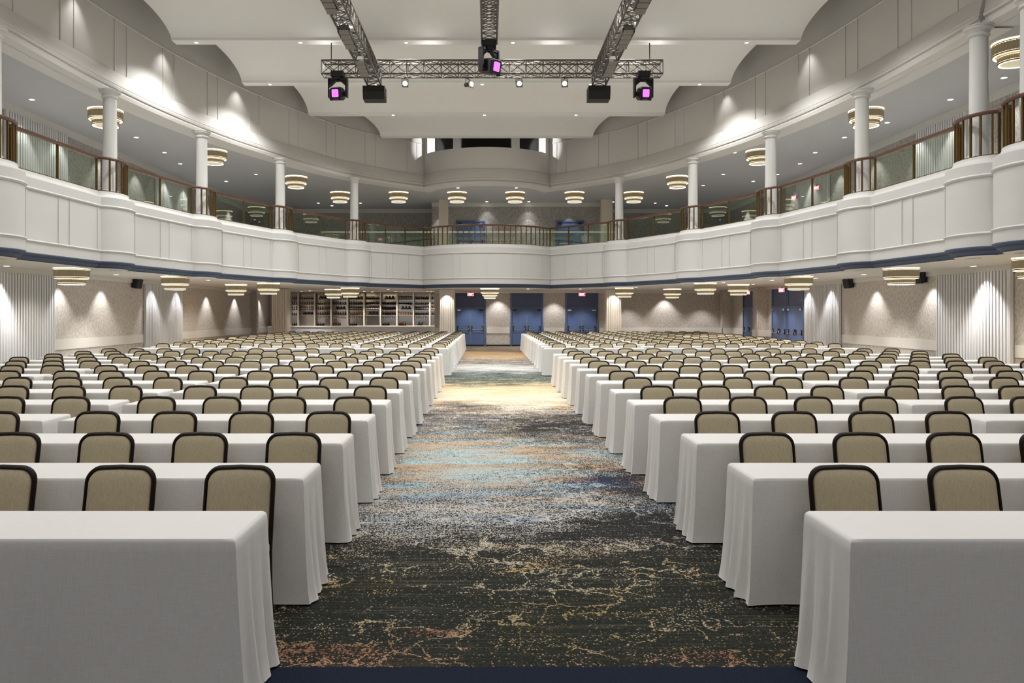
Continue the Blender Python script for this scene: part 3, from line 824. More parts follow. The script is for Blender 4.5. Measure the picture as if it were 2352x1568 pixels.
# ------------------------------------------------------------------ chandeliers
def make_chandelier(tiers, name='tiered_chandelier'):
    r = empty(name, (0, 0, 0), 'tiered brass and glass rod flush chandelier on the ceiling', 'chandelier')
    R0 = .49
    MB().lathe([(0, 0), (R0+.015, 0), (R0+.015, -.022), (0, -.022)], 48).build('ceiling_plate', M['plate'], r)
    z = -.035
    for i, (R, h) in enumerate(tiers):
        MB().lathe([(R-.012, z-.0), (R+.006, z-.0), (R+.006, z-.022), (R-.012, z-.022), (R-.012, z)], 48).build('brass_ring', M['brass'], r, smooth=30)
        MB().lathe([(R-.03, z-.03), (R-.004, z-.03), (R-.004, z-h+.03), (R-.03, z-h+.03)], 96, rib=.03).build('rod_tier', M['rods'], r)
        MB().lathe([(R-.03, z-.022), (R-.002, z-.022), (R-.002, z-.038), (R-.03, z-.038)], 48).build('light_strip', M['glow'], r)
        MB().lathe([(R-.03, z-h+.036), (R-.001, z-h+.036), (R-.001, z-h+.022), (R-.03, z-h+.022)], 48).build('light_strip', M['glow'], r)
        MB().lathe([(R-.02, z-h+.022), (R+.007, z-h+.022), (R+.007, z-h-.008), (R-.02, z-h-.008), (R-.02, z-h+.022)], 48).build('brass_ring', M['brass'], r, smooth=30)
        MB().lathe([(R-.038, z-h-.004), (R-.014, z-h-.004), (R-.014, z-h-.016), (R-.038, z-h-.016)], 48).build('light_ring', M['glow_w'], r)
        MB().lathe([(0, z-h-.002), (R-.038, z-h-.002)], 48).build('diffuser', M['diffuser'], r)
        z -= h+.012
    return r
UP = [(-11.86, 24.3), (-10.65, 30.4), (-8.87, 36.2), (-7.72, 40.9), (-4.67, 40.9), (-1.62, 40.9), (1.41, 40.9), (4.51, 40.9), (7.6, 40.9), (8.75, 36.2), (10.52, 30.4), (11.72, 24.3), (12.28, 18.2)]
upl = ['behind the nearest left balcony column', 'behind the second left balcony column', 'beside the third left balcony column', 'left end of the rear balcony row', 'second of the rear balcony row', 'third of the rear balcony row', 'fourth of the rear balcony row', 'fifth of the rear balcony row', 'right end of the rear balcony row', 'beside the third right balcony column', 'behind the second right balcony column', 'behind the first fully visible right balcony column', 'cut off between the two nearest right columns']
ch = make_chandelier([(.49, .27), (.385, .17)])
ch3 = make_chandelier([(.49, .20), (.41, .13), (.32, .12)])
ch.location = (UP[0][0], UP[0][1], Z_BC)
for i, (x, y) in enumerate(UP):
    lab = 'gold tiered chandelier on balcony ceiling, ' + upl[i]
    if i == 0: tag(ch, lab, 'chandelier', 'balcony chandeliers')
    else: dup(ch, (x, y, Z_BC), lab, 'balcony chandeliers')
LO = [(-11.42, 21.5), (-10.5, 26.3), (-10.9, 33.9), (-9.02, 32.2), (-7.99, 40.5), (-6.76, 38.4), (6.68, 38.4), (9.45, 40.2), (8.93, 32.2), (10.83, 33.9), (10.42, 26.3), (11.33, 21.5), (12.16, 17.4)]
lol = ['nearest on the left by the slat panel', 'second on the left near the black speaker', 'left, closest to the left wall far end', 'left of the fluted pillar', 'left one before the bar bottles', 'right one before the bar bottles', 'by the pillar right of the doors', 'in front of the bare back wall', 'left of the pair near the right side doors', 'right of the pair near the right side doors', 'by the far right slat panel', 'on the right in front of a black speaker', 'cut by the right photo edge']
for i, (x, y) in enumerate(LO):
    dup(ch, (x, y, Z_LC), 'smoky tiered chandelier under the balcony, ' + lol[i], 'chandeliers under the balcony', scale=.9)
ch3.location = (.09, 39.4, Z_LC); ch3.scale = (.95,)*3
tag(ch3, 'three-tier chandelier under the balcony at centre, before the blue doors', 'chandelier', 'chandeliers under the balcony')

# ------------------------------------------------------------------ lights
def spot(loc, power, size=1.9, blend=.8, col=(1, .93, .83), target=None, rad=.03):
    l = bpy.data.lights.new('spot', 'SPOT'); l.energy = power; l.spot_size = size; l.spot_blend = blend; l.color = col; l.shadow_soft_size = rad
    o = bpy.data.objects.new('lamp_light', l); COL.objects.link(o); o.location = loc
    if target:
        import mathutils as mu
        o.rotation_euler = (mu.Vector(target)-mu.Vector(loc)).to_track_quat('-Z', 'Y').to_euler()
    return o
def point(loc, power, col=(1, .82, .55), rad=.05):
    l = bpy.data.lights.new('bulb', 'POINT'); l.energy = power; l.color = col; l.shadow_soft_size = rad
    o = bpy.data.objects.new('lamp_bulb', l); COL.objects.link(o); o.location = loc
    return o

dl = empty('downlight', (0, 0, 0), 'round recessed downlight glowing in the ceiling', 'downlight', 'recessed downlights')
MB().lathe([(0, -.004), (.072, -.004), (.072, -.010), (0, -.010)], 20).build('lens', M['disc'], dl)
MB().lathe([(.072, 0), (.098, 0), (.096, -.012), (.072, -.012), (.072, 0)], 24).build('trim_ring', M['ceil'], dl)
dl_used = [False]
def downlight(x, y, z, label, group, power, size=1.5, blend=.6, col=(1, .985, .96), scale=1):
    if not dl_used[0]:
        dl.location = (x, y, z); dl_used[0] = True; tag(dl, label, 'downlight', group); dl.scale = (scale,)*3
    else: dup(dl, (x, y, z), label, group, scale=scale)
    if power: spot((x, y, z-.03), power, size, blend, col)
# balcony ceiling
bp = [(136, 178), (73, 228), (369, 280.6), (313, 315), (378, 350), (414, 375.5), (552.7, 350), (588, 400), (519.4, 416), (737, 400), (731, 466), (762.6, 472), (828, 466), (906.7, 472), (1051.7, 431), (1186, 431), (1118, 466), (1214.7, 466), (1408, 466), (1505, 466), (1531, 472), (1502, 400),
      (2103, 178), (2306, 178), (2183, 228), (1870.7, 280.6), (2037.7, 281), (1994, 228), (1939.8, 315), (1784.6, 315), (1687, 350), (1872.4, 350), (1837.7, 375.5), (1661.5, 400), (1786, 400), (1730, 416), (1615, 425.5)]
hB = Z_BC - EYE
def side_of(x): return 'left' if x < 900 else ('rear' if x < 1420 else 'right')
cnt = {}
bl = sorted([(p, F*hB/(VY-p[1])) for p in bp], key=lambda q: q[1])
for (p, D) in bl:
    s = side_of(p[0]); cnt[s] = cnt.get(s, 0)+1; k = cnt[s]
    D = min(D, 44.3 if s == 'rear' else 47.1)
    if D > 44.2 and -3.2 < px2(p[0], D) < 6.5: D = 44.2
    near = {'left': 'counted from the stage', 'right': 'counted from the stage', 'rear': 'counted from the front'}[s]
    downlight(px2(p[0], D), D, Z_BC, 'recessed downlight in the %s balcony ceiling, %s %s' % (s, ORD[k] if k < 16 else 'last one', near), 'balcony downlights', 30, 1.5, .7)
lp = [(15, 610), (267, 630), (478, 643), (693, 669), (711.5, 667.4), (837, 668.7), (855, 672), (892, 663.6), (909, 669), (923, 672), (982, 669), (990.5, 672), (1213, 663), (1332.7, 663), (1461, 659), (1661.6, 648.6), (1729.6, 652.2), (1773.4, 643), (1873.5, 638), (1984, 630), (2236, 610.5)]
hL = Z_LC - EYE
cnt = {}
for p, D in sorted([(p, min(F*hL/(VY-p[1]), 45.4)) for p in lp], key=lambda q: q[1]):
    s = 'left of the bar' if p[0] < 600 else ('above the bar' if p[0] < 1000 else ('before the blue doors' if p[0] < 1500 else 'along the right side'))
    cnt[s] = cnt.get(s, 0)+1; k = cnt[s]
    x = px2(p[0], D)
    if s == 'before the blue doors': D = min(D, 42.2); x = px2(p[0], D)
    downlight(x, D, Z_LC, 'recessed downlight under the balcony %s, %s from the stage' % (s, ORD[k]), 'downlights under the balcony', 190, 1.5, .7)
# lamps in the lips of the stepped ceiling
lipx = {24.15: [451, 690, 933, 1178, 1440, 1715], 28.6: [620, 864, 1107.6, 1357, 1607], 33.08: [903, 1112.6, 1323], 37.29: []}
li = 0
for D, hw in LIPS:
    key = min(lipx, key=lambda q: abs(q-D))
    if abs(key-D) < .01:
        xs = [px2(p, D+.2) for p in lipx[key]]
    else: xs = [-7.8, -4.7, -1.6, 1.5, 4.6, 7.7]
    if D < 1: continue
    for j, x in enumerate(xs):
        vis = D > 23
        if vis:
            li += 1
            nm = {24.15: 'nearest', 28.6: 'second', 33.08: 'third'}[key]
            downlight(x, D+.2, Z_LIP, 'small downlight in the %s visible ceiling lip, %s from left' % (nm, ORD[j+1]), 'ceiling lip downlights', 0, scale=.75)
            spot((x, D+.2, Z_LIP-.03), 470, 2.3, .5, (1, .993, .972), rad=.06)
        else:
            p = 140 if D < 7 else (220 if D < 12 else (300 if D < 16 else 410))
            spot((x, D+.2, Z_LIP-.03), p, 2.3, .5, (1, .993, .972), rad=.06)
# upward spots added near the trusses, standing in for light bounced onto the ceiling
import mathutils
for x, y in ((-3.4, 9), (3.4, 9), (-3.4, 14), (3.4, 14), (-3.4, 19), (3.4, 19), (.1, 12), (.1, 17), (-5.0, 24.4), (5.2, 24.4), (-1.8, 24.4), (2.0, 24.4)):
    spot((x, y, EYE+6.9 if y < 24 else EYE+7.85), 80 if y < 24 else 9, 2.7, 1.0, (1, .993, .972), (x, y+.4, 12), .05)
# wall washers on the upper wall
def wall_at(y):
    h = drum_half(.27)
    return min(h, key=lambda q: abs(q[1]-y))
for sg, ys in ((1, (16.4, 20.6, 25.0, 29.5)), (-1, (25.2, 29.9))):
    for y in ys:
        q = wall_at(y); h2 = drum_half(-.1); w2 = min(h2, key=lambda p: abs(p[1]-y))
        x = sg*q[0]+AX
        spot((x, q[1], Z_LIP+.35), 50 if sg > 0 else 44, 1.4, .85, (1, .985, .96), (sg*w2[0]+AX+sg*.0, w2[1], 6.2), .03)
for sg in (-1, 1): spot((sg*3.9+AX, 37.3, Z_LIP+.5), 80, 1.0, .5, (1, .985, .96), (sg*4.0+AX, 38.7, 8.9), .03)
# wall washers under the balcony, some at the back wall added to brighten it
for x, y in ((XL+.42, 20.5), (XL+.42, 23.6), (XL+.42, 26.2), (XL+.42, 29.9), (XL+.42, 32.3), (XL+.42, 36.0), (XL+.42, 40.0), (XL+.42, 44.2), (XR-.42, 20.6), (XR-.42, 23.2), (XR-.42, 26.6), (XR-.42, 29.9), (XR-.42, 32.0), (9.6, YB-.45), (.55, YB-.5), (-.97, YB-.9), (3.6, YB-.6), (5.1, YB-1.0), (2.1, YB-1.0), (7.6, YB-.9), (11.6, YB-.9), (12.2, 40.6), (12.3, 36.2), (12.2, 34.0), (-2.1, 39.8), (-9.9, 37.4), (6.4, 39.8)):
    spot((x, y, Z_LC-.02), 115, 1.5, .6, (1, .992, .98), rad=.02)
# rear balcony wall scallops
for p in (1110, 1215, 1309, 1010):
    spot((px2(p, 44.0), 44.15, Z_BC-.03), 70, 1.0, .4, (1, .97, .93), rad=.02)
# spots added along the balcony side walls to brighten them
for sg in (-1, 1):
    for y in (18.5, 21.3, 24.0, 26.0, 29.0, 32.0, 34.6, 36.8, 40.0, 43.5): spot((sg*(XW-.5), y, Z_BC-.03), 85, 1.4, .5, (1, .985, .96), rad=.02)
# chandelier glow
for x, y in UP: spot((x, y, Z_BC-.55), 26, 2.9, .6, (1, .9, .76), rad=.02)
for x, y in LO + [(.09, 39.4)]: spot((x, y, Z_LC-.52), 85, 2.9, .6, (1, .94, .84), rad=.02)
for sx in (-1, 1): spot((AX+sx*1.5, 38.9, zs+.5), 150, 1.1, .4, (1, 1, 1), (AX+sx*3.0, 39.95, zs+.35), .02)
# bar lights
for k in range(9): spot((-11+k*.96, 45.0, Z_LC-.02), 60, 1.6, .6, (1, .95, .88), rad=.02)

# ------------------------------------------------------------------ bar
r = empty('bar_counter', (-7.6, 44.7, 0), 'long white topped bar counter with pale front at the back', 'bar counter')
MB().bx(-4.9, 4.6, -.3, .3, 1.0, 1.05).build('countertop', M['counter'], r)
MB().bx(-4.9, 4.6, -.24, .24, 0, 1.0).build('front_panel', M['bar_front'], r)
SY = 45.9
SZ = [1.06, 1.68, 1.993, 2.294, 2.60, 2.919]
UXS = [-11.126+.964*k for k in range(9)]
r = empty('bar_shelving', (0, SY, 0), 'tall lit bottle shelving with mirrored back behind the bar', 'shelving')
MB().bx(-12.4, -2.95, .34, .38, 0, 3.0).build('mirror_back', M['mirror'], r)
for k, u in enumerate(UXS): MB().bx(u-.04, u+.04, -.02, .33, 1.05, 2.98).build('upright', M['shelf'], r)
for k, z in enumerate(SZ): MB().bx(-12.4, -2.95, 0, .33, z-.024, z).build('shelf', M['shelfwood'], r)
MB().bx(-12.4, -2.95, -.02, .33, 2.96, 3.02).build('top_rail', M['shelfwood'], r)
MB().bx(-12.4, -2.95, -.1, .33, 0, 1.03).build('base_cabinet', M['shelfwood'], r)
def bottle_mesh(prof, material, lab=None):
    m = MB().lathe(prof, 10)
    o = m.build('bottle', material, smooth=40)
    if lab:
        o.data.materials.append(M['label'])
        for p in o.data.polygons:
            if lab[0] < p.center.z < lab[1]: p.material_index = 1
    return o
spirit = [(0, 0), (.04, 0), (.042, .01), (.042, .14), (.03, .165), (.014, .185), (.014, .235), (.017, .236), (.017, .255), (0, .255)]
wine = [(0, 0), (.037, 0), (.038, .01), (.038, .05), (.0385, .06), (.0385, .12), (.038, .13), (.036, .185), (.015, .215), (.014, .27), (0, .272)]
squat = [(0, 0), (.05, 0), (.052, .01), (.05, .10), (.03, .125), (.013, .14), (.013, .175), (.018, .176), (.018, .2), (0, .2)]
protos = {'amber': ('spirit', bottle_mesh(spirit, M['b_amber'])), 'red': ('spirit', bottle_mesh(spirit, M['b_red'])), 'dark': ('wine', bottle_mesh(wine, M['b_dark'], (.055, .125))), 'gold': ('squat', bottle_mesh(squat, M['b_gold'])), 'lean': ('wine', bottle_mesh(wine, M['b_green'])), 'brown': ('squat', bottle_mesh(squat, M['b_dark']))}
plab = {'amber': 'amber liquor bottle', 'red': 'red liquor bottle', 'dark': 'dark wine bottle with pale label', 'gold': 'squat golden liquor bottle', 'lean': 'dark wine bottle leaning', 'brown': 'squat dark bottle'}
used = {k: False for k in protos}
#           bays 0..9 (0 and 9 are partial), shelf rows from the top
layout = {4: ['amber', 'brown', 'lean', 'dark', 'amber', 'brown', 'lean', 'dark', 'amber', 'amber'],
          3: ['red', 'red', 'gold', 'red', 'amber', 'amber', 'red', 'brown', 'gold', 'gold'],
          2: ['dark', 'dark', 'amber', 'lean', 'dark', 'dark', 'red', 'lean', 'dark', 'dark'],
          1: ['brown', 'lean', 'red', 'red', 'gold', 'lean', 'red', 'gold', 'brown', 'brown'],
          0: ['brown', '', 'brown', 'red', 'brown', '', 'brown', 'red', 'lean', '']}
shn = {4: 'top', 3: 'second', 2: 'third', 1: 'fourth', 0: 'lowest'}
for row, kinds in layout.items():
    for bay, kind in enumerate(kinds):
        if not kind: continue
        x0 = UXS[bay-1]+.07 if bay else UXS[0]-.40
        x1 = UXS[bay]-.07 if bay < 9 else -2.98
        full = x1-x0
        if kind == 'lean': n = 6 if row else 3
        elif row == 0: n = 4
        else: n = max(2, int(full/.092))
        for j in range(n):
            kk = kind
            alt = {'brown': 'amber', 'amber': 'brown', 'red': 'amber', 'gold': 'red'}
            x = x0+(j+.5)*full/n
            if row == 0: x = x0+.06+j*.1
            y = SY+.12; rot = 0
            if kind == 'lean':
                x = x0+full*(.22+.56*(j//2)/2.4)+(j % 2)*.13; rot = .42 if j % 2 == 0 else -.42
            p = protos[kk][1]
            if used[kk]: o = p.copy(); COL.objects.link(o)
            else: o = p; used[kk] = True
            o.location = (x, y, SZ[row] + (.016 if rot else 0)); o.rotation_euler = (0, rot, 0)
            s = 1.0 + .12*random.random() if kind != 'lean' else 1.0
            o.scale = (.84, .84, .84*s)
            lb = '%s on the %s bar shelf, bay %s from the left' % (plab[kk], shn[row], ORD[bay+1])
            tag(o, lb, 'bottle', '%s bottles, %s shelf, %s bay' % (kk, shn[row], ORD[bay+1]))
# stemmed glasses hanging in the lowest bays
gl = MB().lathe([(0, 0), (.03, 0), (.03, -.006), (.005, -.012), (.005, -.08), (.03, -.10), (.036, -.14), (.03, -.17), (.027, -.168), (.033, -.14), (.02, -.105), (0, -.09)], 10).build('stemmed_glass', M['b_clear'], smooth=40)
first = True
for bay in (2, 3, 4, 6, 8):
    for j in range(7):
        o = gl if first else gl.copy()
        if not first: COL.objects.link(o)
        first = False
        o.location = (UXS[bay-1]+.12+j*.105, SY+.12, SZ[1]-.03)
        tag(o, 'stemmed glass hanging under the shelves, bar bay %s from the left' % ORD[bay+1], 'glass', 'stemmed glasses in bar bay %s' % ORD[bay+1])

# ------------------------------------------------------------------ wall speakers
def wall_speaker(loc, rz, label):
    r = empty('wall_speaker', loc, label, 'speaker', 'black wall speakers', rz)
    MB().box((0, -.17, 0), (.30, .24, .34), 0, .25).build('cabinet', M['plastic'], r)
    MB().box((0, -.297, -.033), (.26, .02, .30), 0, .25).build('grille', M['speaker'], r)
    MB().box((0, -.03, 0), (.08, .06, .16)).build('bracket', M['black'], r)
wall_speaker((XL+.0, 28.6, 2.88), radians(70), 'black box speaker on the left wall below the balcony')
wall_speaker((XR, 28.4, 2.88), radians(-70), 'black box speaker on the right wall, farther of the two')
wall_speaker((XR, 23.7, 2.88), radians(-70), 'black box speaker on right wall half hidden by a chandelier')

# ------------------------------------------------------------------ truss
def truss(name, p0, axis, L_, w, seg, label):
    """box truss starting at p0 (corner min of section), running L_ along axis 'x' or 'y'"""
    r = empty(name, p0, label, 'truss', 'lighting trusses')
    def P(t, u, v): return (t, u, v) if axis == 'x' else (u, t, v)
    for u in (0, w):
        for v in (0, w):
            MB().bar(P(0, u, v), P(L_, u, v), .026, 8).build('chord', M['alu'], r, smooth=50)
    b = MB(); n = max(1, int(round(L_/seg))); rr = .0135
    for i in range(n):
        t0, t1 = L_*i/n, L_*(i+1)/n
        for v in (0, w):
            b.bar(P(t0, 0, v), P(t1, w, v), rr, 5); b.bar(P(t0, w, v), P(t1, 0, v), rr, 5); b.bar(P(t0, 0, v), P(t0, w, v), rr, 5)
        for u in (0, w):
            b.bar(P(t0, u, 0), P(t1, u, w), rr, 5); b.bar(P(t0, u, w), P(t1, u, 0), rr, 5); b.bar(P(t0, u, 0), P(t0, u, w), rr, 5)
    for a, c in ((0, w),):
        b.bar(P(L_, 0, 0), P(L_, w, 0), rr, 5); b.bar(P(L_, 0, w), P(L_, w, w), rr, 5); b.bar(P(L_, 0, 0), P(L_, 0, w), rr, 5); b.bar(P(L_, w, 0), P(L_, w, w), rr, 5)
    b.build('lattice', M['alu'], r)
    return r
TW = .417
TD = 24.2
zt1 = EYE + 7.39
truss('lighting_truss', (-5.15, TD, zt1), 'x', 10.55, TW, .52, 'long silver box truss across the hall under the ceiling')
zt2 = EYE + 6.96
truss('lighting_truss', (-3.68, 7.0, zt2), 'y', 17.0, .41, .45, 'silver box truss running lengthwise on the left')
truss('lighting_truss', (3.18, 7.0, zt2), 'y', 17.0, .41, .45, 'silver box truss running lengthwise on the right')
truss('lighting_truss', (-.16, 7.0, zt2), 'y', 13.3, .385, .40, 'silver box truss running lengthwise in the centre')
for x, lab in ((-4.88, 'thin black rod hanging the left end of the cross truss'), (5.03, 'thin black rod hanging the right end of the cross truss')):
    o = MB().bar((x, TD+.2, zt1+TW-.05), (x, TD+.2, Z_LIP), .016, 6).build('hanger_rod', M['black']); tag(o, lab, 'rod', 'truss hanger rods')
def box_speaker(loc, label):
    r = empty('box_speaker', loc, label, 'speaker', 'black boxes under the truss ends')
    b = MB().prism_x([(-.25, -.02), (.25, -.02), (.25, -.42), (-.20, -.42), (-.27, -.2)], -.33, .33)
    b.build('cabinet', M['speaker'], r)
    h = MB()
    for x in (-.2, -.07, .08, .2): h.bar((x, 0, -.02), (x+.03, 0, .05), .014, 5)
    h.bx(-.28, .28, -.05, .05, -.02, 0); h.build('hanging_bracket', M['black'], r)
    MB().lathe([(0, 0), (.1, 0), (.1, .02), (0, .02)], 16).build('side_plate', M['lamp_grey'], r).location = (.33, 0, -.2)
    r.children[-1].rotation_euler = (0, pi/2, 0)
box_speaker((-3.47, 24.0, zt2-.05), 'black box speaker under the end of the left truss')
box_speaker((3.38, 24.0, zt2-.05), 'black box speaker under the end of the right truss')
def blinder(loc, rz, label):
    r = empty('blinder_lamp', loc, label, 'stage lamp', 'stepped blinder lamps', rz)
    for k in range(4):
        c = MB(); c.box((0, .27*k, -.025*k), (.24, .19, .15), 0, -.25); c.build('lamp_cell', M['lamp_grey'], r)
    for x in (-.135, .135): MB().box((x, .40, -.04), (.022, 1.0, .11)).build('side_bracket', M['black'], r)
    MB().path([(0, .1, .05), (0, .1, .12), (0, .14, .2)], .022, 6).build('hook_clamp', M['black'], r)
for sx, sd in ((-1, 'left'), (1, 'right')):
    for y, nm in ((16.5, 'nearest, cut by the photo top'), (18.8, 'second'), (21.1, 'farthest')):
        blinder((-3.45 if sx < 0 else 3.36, y, zt2-.17), 0, 'grey stepped blinder lamp slung on the %s truss, %s' % (sd, nm))
def moving_head(loc, rz, pan, tilt, label, s=1.0):
    r = empty('moving_head', loc, label, 'moving light', 'magenta moving head lights', rz); r.scale = (s,)*3
    MB().bx(-.19, .19, -.2, .2, -.17, 0).build('base', M['plastic'], r)
    MB().lathe([(0, -.17), (.15, -.17), (.13, -.24), (.06, -.27), (0, -.27)], 20).build('pan_bearing', M['plastic'], r, smooth=40)
    y = MB()
    y.bx(-.30, .30, -.08, .08, -.27, -.2)
    for sx in (-1, 1):
        y.prism_x([(-.09, -.22), (.09, -.22), (.08, -.78), (-.08, -.78)], sx*.30-(.055 if sx > 0 else 0), sx*.30+(.055 if sx < 0 else 0))
        y.add([(sx*.05, -.06, -.26), (sx*.23, -.06, -.26), (sx*.23, -.06, -.42), (sx*.05, .06, -.26), (sx*.23, .06, -.26), (sx*.23, .06, -.42)], [(0, 1, 2), (5, 4, 3), (0, 3, 4, 1), (1, 4, 5, 2), (2, 5, 3, 0)])
    yo = y.build('yoke', M['plastic'], r); yo.rotation_euler = (0, 0, pan)
    h = MB()
    secs = [(-.30, .165, .165), (-.27, .195, .19), (.02, .195, .19), (.10, .185, .18), (.24, .15, .15), (.26, .13, .13)]
    rows = []
    for yv, a, b in secs:
        rows.append([(a*sgx*(1-.0)*c1, yv, b*c2) for sgx, c1, c2 in ((-1, 1, -.75), (-1, .75, -1), (1, .75, -1), (1, 1, -.75), (1, 1, .75), (1, .75, 1), (-1, .75, 1), (-1, 1, .75), (-1, 1, -.75))])
    h.rows(rows); h.add(rows[0][:-1], [tuple(range(8))]); h.add(rows[-1][:-1], [tuple(range(8))])
    for sx in (-1, 1): (h.box((sx*.14, -.26, -.18), (.07, .09, .06)), h.bx(sx*.16, sx*.27, -.06, .06, -.06, .06))
    ho = h.build('head', M['plastic'], r, smooth=30); ho.location = (0, 0, -.67); ho.rotation_euler = (tilt, 0, pan)
    l = MB(); ww, hh, rr = .10, .115, .03; pts = []
    for cx, cz, a0 in ((ww-rr, hh-rr, 0), (-ww+rr, hh-rr, 90), (-ww+rr, -hh+rr, 180), (ww-rr, -hh+rr, 270)):
        for k in range(4): pts.append((cx+rr*cos(radians(a0+30*k)), cz+rr*sin(radians(a0+30*k))))
    n = len(pts)
    l.add([(x, -.318, z) for x, z in pts]+[(x, -.29, z) for x, z in pts], [tuple(range(n)), tuple(range(n, 2*n))]+[(i, (i+1) % n, n+(i+1) % n, n+i) for i in range(n)])
    l.build('lens', M['magenta'], ho)
    return r
moving_head((-4.62, 24.15, zt1+.02), 0, -.12, radians(10), 'black moving head with magenta lens at left end of the cross truss')
moving_head((4.78, 24.15, zt1+.02), 0, .10, radians(10), 'black moving head with magenta lens at right end of the cross truss')
moving_head((.02, 20.15, zt2+.02), 0, .75, radians(12), 'black moving head with magenta lens at end of the centre truss', .98)
def par_spot(loc, pan, label):
    r = empty('spot_lamp', loc, label, 'spot lamp', 'small spot lamps under the cross truss', pan)
    b = MB(); b.path([(0, .12, -.19), (0, -.02, -.2), (0, -.10, -.21)], .065, 10); b.build('body', M['black'], r)
    MB().box((0, -.13, -.215), (.2, .05, .2)).build('front_frame', M['lamp_grey'], r)
    l = MB().lathe([(0, 0), (.075, 0), (.075, .012), (0, .012)], 20).build('lens', M['lens'], r); l.location = (0, -.155, -.215); l.rotation_euler = (pi/2, 0, 0)
    y = MB()
    for x in (-.1, .1): y.bar((x, 0, -.2), (x, 0, -.03), .009, 5)
    y.bar((-.1, 0, -.03), (.1, 0, -.03), .009, 5); y.bar((0, 0, -.03), (0, 0, .02), .02, 6); y.build('yoke', M['black'], r)
for p, pan, nm in ((930, .15, 'first from the left'), (1075, .8, 'turned to the right'), (1192, .05, 'third from the left'), (1297, -.1, 'last on the right')):
    par_spot((px2(p, TD+TW), TD+TW, zt1-.02), pan, 'small white-lit spot lamp under the cross truss, ' + nm)

# ------------------------------------------------------------------ draped tables
U = 1.30
TL, TDP, TH = 2.92, .522, .781
def table_mesh(seed, left_aisle):
    rnd = random.Random(seed)
    # outline points: (x, y, nx, ny, weight_end)
    pts = []; nx_, ny_ = 56, 22
    hx, hy, rc = TL/2, TDP/2, .018
    def seg(n, f):
        for i in range(n): pts.append(f(i/n))
    seg(nx_, lambda t: (-hx+2*hx*t, -hy, 0, -1))
    seg(ny_, lambda t: (hx, -hy+2*hy*t, 1, 0))
    seg(nx_, lambda t: (hx-2*hx*t, hy, 0, 1))
    seg(ny_, lambda t: (-hx, hy-2*hy*t, -1, 0))
    n = len(pts); ph = [rnd.random()*6.28 for _ in range(8)]
    lv = [(0, 0), (.006, .011), (.018, .018), (.06, .021), (.15, .024), (.28, .029), (.42, .035), (.56, .042), (.68, .05), (TH-.018, .06), (TH-.012, .062)]
    rows = []
    for dz, off in lv:
        f = max(0, (dz-.05)/(TH-.05)); row = []
        for i, (x, y, a, b) in enumerate(pts):
            px, py = x*(1-.012/hx), y*(1-.012/hy)
            if b:   # long sides: almost flat, a little wave close to the hem
                e = abs(x)/hx; w = .010*f*f*sin(x*5.5+ph[0])+.006*f*f*sin(x*13+ph[1]) + .018*f*max(0, e-.9)*10
                o_ = off*.45 + w
                row.append((px + (1 if x > 0 else -1)*off*1.1*max(0, (e-.86)/.14)*1.0, py+b*o_, TH-dz))
            else:
                t = (y+hy)/(2*hy)
                w = f**1.2*(.022*sin(t*2*pi*3.1+ph[2])+.011*sin(t*2*pi*5.3+ph[3]))*(1 if a > 0 else .5)
                o_ = off*(1.2 if a > 0 else .6) + w
                e = abs(y)/hy
                row.append((px+a*o_, py+(1 if y > 0 else -1)*off*.45*max(0, (e-.7)/.3), TH-dz))
        row.append(row[0]); rows.append(row)
    m = MB(); m.rows(rows)
    top = rows[0][:-1]
    cen = [(p[0]*.99, p[1]*.97, TH) for p in top]
    m.rows([top+[top[0]], cen+[cen[0]]])
    m.add(cen, [tuple(range(len(cen)))])
    me = m.build('draped_table', M['cloth'], smooth=55)
    return me
tabs = [table_mesh(k, False) for k in (3, 11, 23)]
tused = [False]*3
def in_view(x, y, z, margin=0):
    if y < .8: return False
    u = VX+F*x/y; v = VY-F*(z-EYE)/y
    return -margin < u < 2352+margin and v < 1568+margin
rows_far = [3.118+i for i in range(13)] + [17.695+i for i in range(13)]
PER = 3.09
LX0, RX0 = -1.15, 1.645
LCH = [.338+.717*k for k in range(4)]; RCH = [.49+.717*k for k in range(4)]
chair_spots = []
for ri, pf in enumerate(rows_far):
    yf = pf*U; yc = yf - TDP/2
    blk, rk = ('front', ri+1) if ri < 13 else ('back', ri-12)
    for sd in (-1, 1):
        side = 'left' if sd < 0 else 'right'
        for ti in range(3):
            xa = (LX0 - PER*ti - TL/2) if sd < 0 else (RX0 + PER*ti + TL/2)
            edge = xa - sd*TL/2
            if in_view(edge-.0, yf, TH, 500):
                k = (ri*7+ti*2+(sd > 0)) % 3
                if tused[k]: o = tabs[k].copy(); COL.objects.link(o)
                else: o = tabs[k]; tused[k] = True
                o.location = (xa, yc, 0)
                o.rotation_euler = (0, 0, pi if sd > 0 else 0)
                pos = ['beside the aisle', 'middle of three', 'nearest the side wall'][ti]
                tag(o, 'white-draped table, %s row of the %s block, %s side, %s' % (ORD[rk], blk, side, pos), 'table', 'white cloth-draped tables')
            for ci in range(4):
                xc = (LX0 - PER*ti - LCH[ci]) if sd < 0 else (RX0 + PER*ti + RCH[ci])
                chair_spots.append((xc, (pf+.513)*U, ri, sd, ti*4+ci+1))

